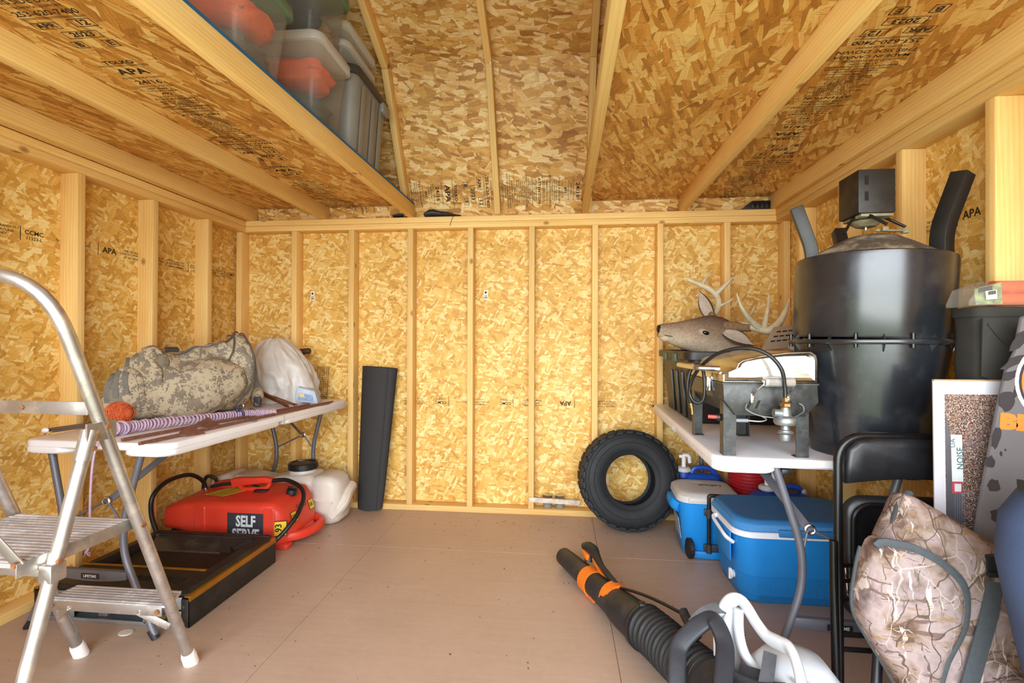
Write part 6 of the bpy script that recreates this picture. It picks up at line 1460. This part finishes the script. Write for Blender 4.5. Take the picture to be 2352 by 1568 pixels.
sg = part('printed_sign', MB().prism([(.046, .735), (.075, .735), (.073, .862), (.044, .862)], .0022, .0026, PM), plain('print_sign_white', '#d8dcdc', .4), pr_)
part('printed_sign', MB().prism([(.0455, .703), (.072, .703), (.0725, .734), (.046, .734)], .0022, .0026, PM), plain('print_sign_red', '#c24a52', .4), pr_)
part('printed_sign', MB().prism([(.052, .708), (.069, .708), (.069, .729), (.052, .729)], .0026, .0029, PM), plain('print_sign_white', '#d8dcdc', .4), pr_)
part('lettering', MB().join(text_mb('NOISE', .026, .0004, .9), Matrix.Translation((0, -.009, 0))).join(text_mb('UA', .022, .0003, .9), Matrix.Translation((.045, .012, 0))).xf(PM @ Matrix.Translation((.0595, .798, .0030)) @ Matrix.Rotation(PI / 2, 4, 'Z') @ Matrix.Scale(.92, 4)), plain('print_sign_ink', '#4c6a66', .5), sg, smooth=0)

CANV = plain('black_canvas', '#35332f', .9, 0, .15, 8, .4, 420, .3)
t = thing('canvas_bag', 'charcoal canvas bag perched above the framed photograph against the right wall', 'bag', (3.45, -1.62, .849))
cb = MB().loft([[(x, y, z) for x, y in rrect(.158 - 2 * i, .11 - 2 * i, .03, 4, 3.452 + o_, -1.622)] for z, i, o_ in ((.849, .012, 0), (.86, 0, 0), (.92, -.002, .0), (.96, .0, 0), (1.0, .002, 0), (1.05, -.002, .002), (1.14, .002, .0), (1.19, .0, -.002), (1.212, .004, -.002), (1.214, .012, -.002))])
part('bag_body', cb, CANV, t, smooth=60)
part('top_hem', MB().loft([[(x, y, z) for x, y in rrect(.164, .116, .03, 4, 3.450, -1.622)] for z in (1.186, 1.212)]), CANV, t, smooth=50)
part('folded_flap', MB().hexa([(3.372, -1.6815, 1.02), (3.528, -1.6815, .965), (3.528, -1.678, .965), (3.372, -1.678, 1.02)], [(3.374, -1.685, 1.18), (3.528, -1.684, 1.18), (3.528, -1.677, 1.18), (3.374, -1.677, 1.18)]), CANV, t, bevel=.001)
part('crease', MB().tube(cr([(3.385, -1.686, 1.165), (3.42, -1.688, 1.12), (3.46, -1.686, 1.085)], 4), .003, 6), CANV, t)
CLR = clear_mat('clear_packaging', '#f2f0ec', .09, .06)
t = thing('packaged_goods', 'clear bag with orange rolls and a barcode label lying on the charcoal canvas bag', 'package', (3.43, -1.63, 1.2145))
b = MB().loft([[(3.345, -1.655 + y_, 1.2152 + z_) for y_, z_ in ((-.02, .0), (.06, .0), (.06, .010), (-.02, .012))], [(3.362, -1.66 + y_, 1.2152 + z_) for y_, z_ in ((-.03, .0), (.07, .0), (.065, .05), (-.025, .05))], [(3.43, -1.66 + y_, 1.2152 + z_) for y_, z_ in ((-.035, .0), (.075, .0), (.07, .075), (-.03, .068))], [(3.53, -1.66 + y_, 1.2152 + z_) for y_, z_ in ((-.035, .0), (.075, .0), (.07, .075), (-.03, .068))]])
part('clear_wrap', b, CLR, t, smooth=20)
for z in (.020, .054): part('orange_roll', MB().cyl((3.432, -1.64, 1.2155 + z), (3.53, -1.64, 1.2155 + z), .0185, 14), plain('orange_plastic', '#d9621d', .5, 0, .12, 40), t)
cd = part('insert_card', MB().hexa([(3.366, -1.672, 1.219), (3.430, -1.676, 1.220), (3.430, -1.674, 1.220), (3.366, -1.670, 1.219)], [(3.364, -1.668, 1.262), (3.430, -1.672, 1.280), (3.430, -1.670, 1.280), (3.364, -1.666, 1.262)]), plain('leafy_card', '#8a9468', .4, 0, .45, 70), t, 'green leafy printed card')
part('dark_print', MB().hexa([(3.372, -1.6735, 1.252), (3.405, -1.6755, 1.258), (3.405, -1.675, 1.258), (3.372, -1.673, 1.252)], [(3.372, -1.673, 1.264), (3.405, -1.675, 1.272), (3.405, -1.6745, 1.272), (3.372, -1.6725, 1.264)]), plain('print_dark', '#2c2723', .4), cd)
lb = part('bar_code_label', MB().hexa([(3.385, -1.6815, 1.231), (3.412, -1.682, 1.234), (3.412, -1.681, 1.234), (3.385, -1.6805, 1.231)], [(3.383, -1.681, 1.255), (3.411, -1.6815, 1.259), (3.411, -1.6805, 1.259), (3.383, -1.680, 1.255)]), TAG, t, 'white barcode label')
b = MB()
for k in range(10): b.lohi((3.3885 + .002 * k, -1.6835, 1.244 + .0003 * k), (3.3885 + .002 * k + (.0012 if k % 3 else .0006), -1.6825, 1.254 + .0003 * k))
part('bar_code', b, TEXTK, lb, smooth=0)

def banner_mat():
    m = NT('grey_printed_fabric'); o = m.obj(); a = m.noise(o, 3, 2); c = m.ramp(a, [(.3, L('#5d595a')), (.7, L('#6a6566'))])
    m.setp(Base_Color=c, Roughness=.8, Specular_IOR_Level=.3); m.bump(m.noise(o, 300, 2), .2, .001); return m.m
t = thing('fabric_bag', 'grey fabric bag with orange lettering and dark paw smudges at the right edge', 'bag', (3.40, -1.752, 0))
BY_ = -1.752
bo = [(3.20, .0), (3.54, .0), (3.54, 1.185), (3.408, 1.182), (3.392, 1.09), (3.372, 1.045), (3.352, .95), (3.332, .835), (3.304, .67), (3.292, .57), (3.255, .36)]
part('bag_panel', MB().prism(bo[::-1], -(BY_ - .008), -(BY_ + .006), RX), banner_mat(), t, bevel=.006)
def flat(name, poly, mat, off=.009, label=None, par=None):
    return part(name, MB().prism(poly[::-1], -(BY_ - off - .0006), -(BY_ - off + .0004), RX), mat, par or t, label, smooth=0)
SM = plain('dark_smudge', '#332c2e', .85, 0, .15, 60)
def blob(cx, cz, rx, rz, rot, seed):
    r = random.Random(seed); o = []
    for k in range(14):
        a = 2 * PI * k / 14; q = 1 + r.uniform(-.22, .18); x, z = rx * q * math.cos(a), rz * q * math.sin(a); o.append((cx + x * math.cos(rot) - z * math.sin(rot), cz + x * math.sin(rot) + z * math.cos(rot)))
    return o
for k, a_ in enumerate(((3.398, 1.118, .012, .032, -.6), (3.385, 1.062, .010, .034, -1.0), (3.378, 1.028, .020, .011, .5), (3.402, 1.040, .009, .010, 0), (3.372, .962, .019, .030, -.1), (3.392, .988, .006, .016, -.1), (3.345, .868, .009, .030, -.2), (3.338, .742, .016, .018, 0), (3.350, .665, .019, .020, 0), (3.330, .803, .012, .016, 0), (3.356, .825, .003, .006, 0), (3.366, .835, .002, .003, 0))):
    flat('smudge', blob(*a_, k), SM)
ORP = plain('orange_print', '#e07a2c', .6, 0, .05); WHP = plain('white_print', '#dedcda', .6)
def arc(cx, cz, r0, r1, a0, a1, n_=14): return [(cx + r0 * math.cos(a0 + (a1 - a0) * i / n_), cz + r0 * math.sin(a0 + (a1 - a0) * i / n_)) for i in range(n_ + 1)] + [(cx + r1 * math.cos(a1 + (a0 - a1) * i / n_), cz + r1 * math.sin(a1 + (a0 - a1) * i / n_)) for i in range(n_ + 1)]
lg_ = flat('logo', arc(3.50, 1.012, .112, .034, PI * .58, PI * 1.42), WHP, .0092, 'orange C-shaped logo with white edge')
flat('logo_ground', arc(3.50, 1.012, .103, .043, PI * .60, PI * 1.40), SM, .0098, None, lg_)
flat('logo_fill', arc(3.50, 1.012, .097, .050, PI * .62, PI * 1.38), ORP, .0104, None, lg_)
part('lettering', text_mb('BE', .052, .004, 1.35, 'LEFT').xf(Matrix.Translation((3.353, BY_ - .0092, .908)) @ Matrix.Rotation(.07, 4, 'Y') @ RX), ORP, t, 'orange lettering', smooth=0)
flat('orange_strip', [(3.41, 1.176), (3.54, 1.179), (3.54, 1.185), (3.41, 1.182)], ORP, .0085)
tr1 = flat('triangle_mark', [(3.385, .655), (3.405, .755), (3.47, .735), (3.47, .655)], WHP, .009, 'white-edged orange mark')
flat('triangle_fill', [(3.392, .655), (3.409, .747), (3.47, .729), (3.47, .655)], ORP, .0098, None, tr1)
t = thing('navy_bag', 'navy blue cloth bag standing at the right front corner of the photo', 'bag', (3.30, -2.065, 0))
NV = plain('navy_cloth', '#41506f', .8, 0, .12, 7, .3, 300, .3)
rings = []
for z, r_, xo in ((.0005, .12, .125), (.03, .135, .12), (.20, .14, .10), (.40, .145, .06), (.55, .147, .024), (.66, .146, .0), (.75, .138, .0), (.80, .118, .012), (.84, .085, .03), (.862, .045, .045), (.866, .01, .05)):
    rings.append([(3.268 + xo * .97 + r_ * math.cos(2 * PI * k / 28) * (1 + .03 * math.sin(3 * 2 * PI * k / 28 + z * 6)), -2.065 + r_ * .9 * math.sin(2 * PI * k / 28), z) for k in range(28)])
part('bag_body', MB().loft(rings), NV, t, smooth=70)
st_ = part('strap_tab', MB().tube(cr([(3.132, -2.07, .826), (3.164, -2.155, .832), (3.204, -2.185, .836), (3.254, -2.195, .838)], 5), 1, 8, flat=(.0022, .012, .5), up=(0, 0, 1)), BLACKP, t, 'black strap with a pale tip')
part('stitched_mark', MB().tube(cr([(3.189, -2.185, .834), (3.209, -2.193, .837), (3.229, -2.197, .838)], 4), 1, 6, flat=(.0015, .006, .6), up=(0, 0, 1)), plain('pink_thread', '#d7a3ad', .7), st_)

# ------------------------------------------------------------------ backpack leaf blower
BT = plain('scuffed_black_plastic', '#222224', .5, 0, .2, 8, .12, 120, .5, '#57524e', 9, .4)
ORB = plain('blower_orange', '#e2741e', .42, 0, .05)
BWH = plain('blower_white', '#cfd2d6', .42, 0, .03, 6, .05, 100, .5, '#b4aea6', 7, .35)
t = thing('leaf_blower', 'backpack leaf blower with black tube, white frame and padded straps on the floor', 'leaf blower', (2.62, -1.45, 0))
def along(pts, n_=6): return cr(pts, n_)
part('nozzle_tube', MB().tube(along([(2.236, -.705, .050), (2.30, -.84, .055), (2.365, -.985, .062)]), lerp_list([.0405, .045, .050], 13), 22), BT, t)
part('orange_ring', MB().tube([(2.346, -.945, .058), (2.372, -1.005, .060)],   .0575, 24), ORB, t, 'orange joint ring')
part('orange_ring_tab', MB().hexa([(2.33, -1.00, .010), (2.36, -1.06, .010), (2.345, -1.065, .05), (2.315, -1.0, .05)], [(2.335, -.995, .012), (2.37, -1.055, .012), (2.352, -1.06, .055), (2.322, -.995, .055)]), ORB, t)
part('middle_tube', MB().tube(along([(2.362, -.985, .061), (2.405, -1.075, .065), (2.435, -1.145, .068), (2.455, -1.19, .070), (2.475, -1.235, .073)]), lerp_list([.052, .054, .057, .064, .066], 25), 22), BT, t)
part('swivel_tube', MB().tube(along([(2.468, -1.22, .072), (2.50, -1.29, .078), (2.525, -1.345, .083)]), lerp_list([.0665, .070, .074], 13), 22), BT, t)
part('hose_clamp', MB().tube([(2.520, -1.335, .082), (2.529, -1.356, .084)], .0800, 26), BLACKP, t)
part('clamp_lug', MB().box((2.515, -1.345, .164), (.022, .026, .018), None), BLACKP, t, bevel=.003)
bp_ = along([(2.525, -1.345, .088), (2.565, -1.44, .096), (2.595, -1.53, .105), (2.625, -1.62, .118), (2.655, -1.70, .13)], 34)
rr = [.073 + .0065 * max(-1, min(1, 1.8 * math.cos(2 * PI * i / 8.5))) for i in range(len(bp_))]
part('bellows', MB().tube(bp_, rr, 24), BLACKR, t, smooth=60)
part('elbow', MB().tube(along([(2.645, -1.675, .125), (2.68, -1.77, .135), (2.73, -1.84, .15), (2.80, -1.86, .16)]), lerp_list([.078, .08, .084, .085], 19), 22), BT, t)
ch_ = part('control_handle', MB().tube(along([(2.330, -.795, .142), (2.350, -.83, .154), (2.372, -.875, .155), (2.382, -.91, .147), (2.40, -.99, .137), (2.428, -1.075, .130), (2.445, -1.125, .127)]), 1, 14, flat=(lerp_list([.012, .022, .024, .018, .011, .011, .012], 37), lerp_list([.014, .022, .022, .017, .012, .012, .012], 37), .8)), BT, t, 'black control handle')
part('handle_base', MB().tube([(2.352, -.835, .145), (2.350, -.86, .095)], 1, 12, flat=(.018, .014, .8)), BT, ch_)
part('trigger', MB().hexa([(2.322, -.84, .118), (2.338, -.885, .112), (2.350, -.88, .112), (2.335, -.835, .118)], [(2.322, -.84, .142), (2.340, -.885, .135), (2.356, -.88, .135), (2.338, -.835, .142)]), ORB, ch_, 'orange trigger', bevel=.003)
part('handle_spine', MB().tube(along([(2.372, -.90, .128), (2.392, -.98, .114), (2.425, -1.085, .104)]), 1, 8, flat=(.009, .005, .7)), ORB, ch_)
part('handle_clamp', MB().tube([(2.432, -1.115, .072), (2.452, -1.160, .074)], .0635, 22), ORB, t, 'orange handle clamp')
part('throttle_cable', MB().tube(along([(2.447, -1.13, .120), (2.50, -1.22, .150), (2.555, -1.315, .175), (2.61, -1.42, .195), (2.638, -1.475, .200), (2.66, -1.55, .195)]), .0058, 10), HOSE, t)
part('orange_stud', MB().ball((2.462, -1.255, .030), (.012, .012, .012), 10, 7), ORB, t)
part('cable_sleeve', MB().tube(along([(2.628, -1.465, .215), (2.636, -1.50, .200), (2.65, -1.56, .19)]), .016, 12), BT, t)
# white back frame: two looping handles joined to a moulded plate
part('frame_loop', MB().tube(along([(2.690, -1.655, .10), (2.698, -1.640, .20), (2.712, -1.615, .29), (2.728, -1.635, .345), (2.752, -1.655, .352), (2.778, -1.69, .31), (2.795, -1.72, .292), (2.812, -1.765, .300), (2.822, -1.80, .305), (2.815, -1.86, .285), (2.795, -1.93, .24)], 7), 1, 16, flat=(.022, .013, .75)), BWH, t, smooth=60)
part('frame_web', MB().tube(along([(2.742, -1.650, .330), (2.738, -1.665, .27), (2.744, -1.690, .225), (2.765, -1.725, .195), (2.785, -1.755, .165)], 7), 1, 14, flat=(.013, .016, .8)), BWH, t, smooth=60)
part('back_plate', MB().loft([[(2.66, -1.70, .04), (2.745, -1.64, .04), (2.752, -1.652, .04), (2.668, -1.715, .04)], [(2.66, -1.685, .18), (2.745, -1.63, .18), (2.752, -1.642, .18), (2.668, -1.70, .18)], [(2.665, -1.66, .262), (2.728, -1.62, .318), (2.735, -1.634, .318), (2.672, -1.672, .262)]]), BWH, t, bevel=.003, smooth=50)
hs_ = part('engine_housing', MB().loft([[(2.865 + sx * (x), -1.70 + sx * y * .95 - .02, z) for x, y in rrect(.25, .26, .11, 7)] for z, sx in ((.03, .82), (.06, 1.0), (.13, 1.02), (.19, .90), (.235, .62), (.25, .25))]), BWH, t, smooth=65)
part('housing_seam', MB().tube(along([(2.82, -1.80, .235), (2.86, -1.845, .200), (2.90, -1.85, .14)]), .003, 6), plain('seam_grey', '#9b9a9a', .5), hs_)
part('hook', MB().tube(along([(2.855, -1.82, .225), (2.878, -1.845, .215), (2.895, -1.85, .19)]), .012, 10), BWH, hs_)
part('screw', MB().ball((2.842, -1.822, .232), (.009, .009, .006), 10, 6), STEEL, hs_)
part('orange_guard', MB().loft([[(2.955 + sx * x, -1.68 + sx * y, z) for x, y in rrect(.11, .15, .05, 6)] for z, sx in ((.03, .9), (.09, 1.0), (.15, .92), (.185, .5))]), ORB, t, 'orange fan guard', smooth=60)
part('base_stand', MB().tube(fillet([(2.70, -1.86, .022), (2.70, -1.60, .022), (2.92, -1.56, .022), (2.98, -1.84, .022)], .06, 5), 1, 10, flat=(.016, .020, .8)), BT, t)
PADM = plain('black_padded_nylon', '#2c2d33', .55, 0, .15, 14, .35, 60)
part('strap_pad', MB().tube(along([(2.535, -1.80, .11), (2.542, -1.755, .16), (2.552, -1.715, .198), (2.566, -1.68, .225), (2.600, -1.665, .258), (2.640, -1.655, .285), (2.664, -1.662, .300), (2.676, -1.685, .288), (2.680, -1.72, .262), (2.664, -1.77, .240), (2.644, -1.82, .215), (2.63, -1.88, .18)], 7), 1, 14, flat=(.0245, .0105, .55), up=(.1, -.5, 1)), PADM, t, smooth=60)
part('strap_webbing', MB().tube(along([(2.612, -1.645, .272), (2.645, -1.64, .305), (2.69, -1.625, .315), (2.738, -1.61, .300)]), 1, 8, flat=(.0165, .0022, .5), up=(0, -.6, 1)), WEB, t)
part('strap_slot', MB().box((2.742, -1.606, .290), (.006, .012, .042)), BLACKP, t, bevel=.001)
part('harness_pad', MB().loft([[(2.715, -1.735, .225), (2.775, -1.775, .232), (2.77, -1.79, .22), (2.705, -1.75, .205)], [(2.69, -1.79, .20), (2.765, -1.82, .225), (2.76, -1.84, .20), (2.68, -1.81, .17)], [(2.685, -1.86, .16), (2.755, -1.89, .18), (2.75, -1.91, .14), (2.67, -1.88, .12)]]), PADM, t, bevel=.010, seg=3, smooth=60)
part('harness_strap', MB().tube(along([(2.792, -1.745, .262), (2.768, -1.79, .244), (2.742, -1.835, .222), (2.722, -1.885, .185)]), 1, 8, flat=(.017, .0024, .5), up=(-.2, -.6, 1)), WEB, t)
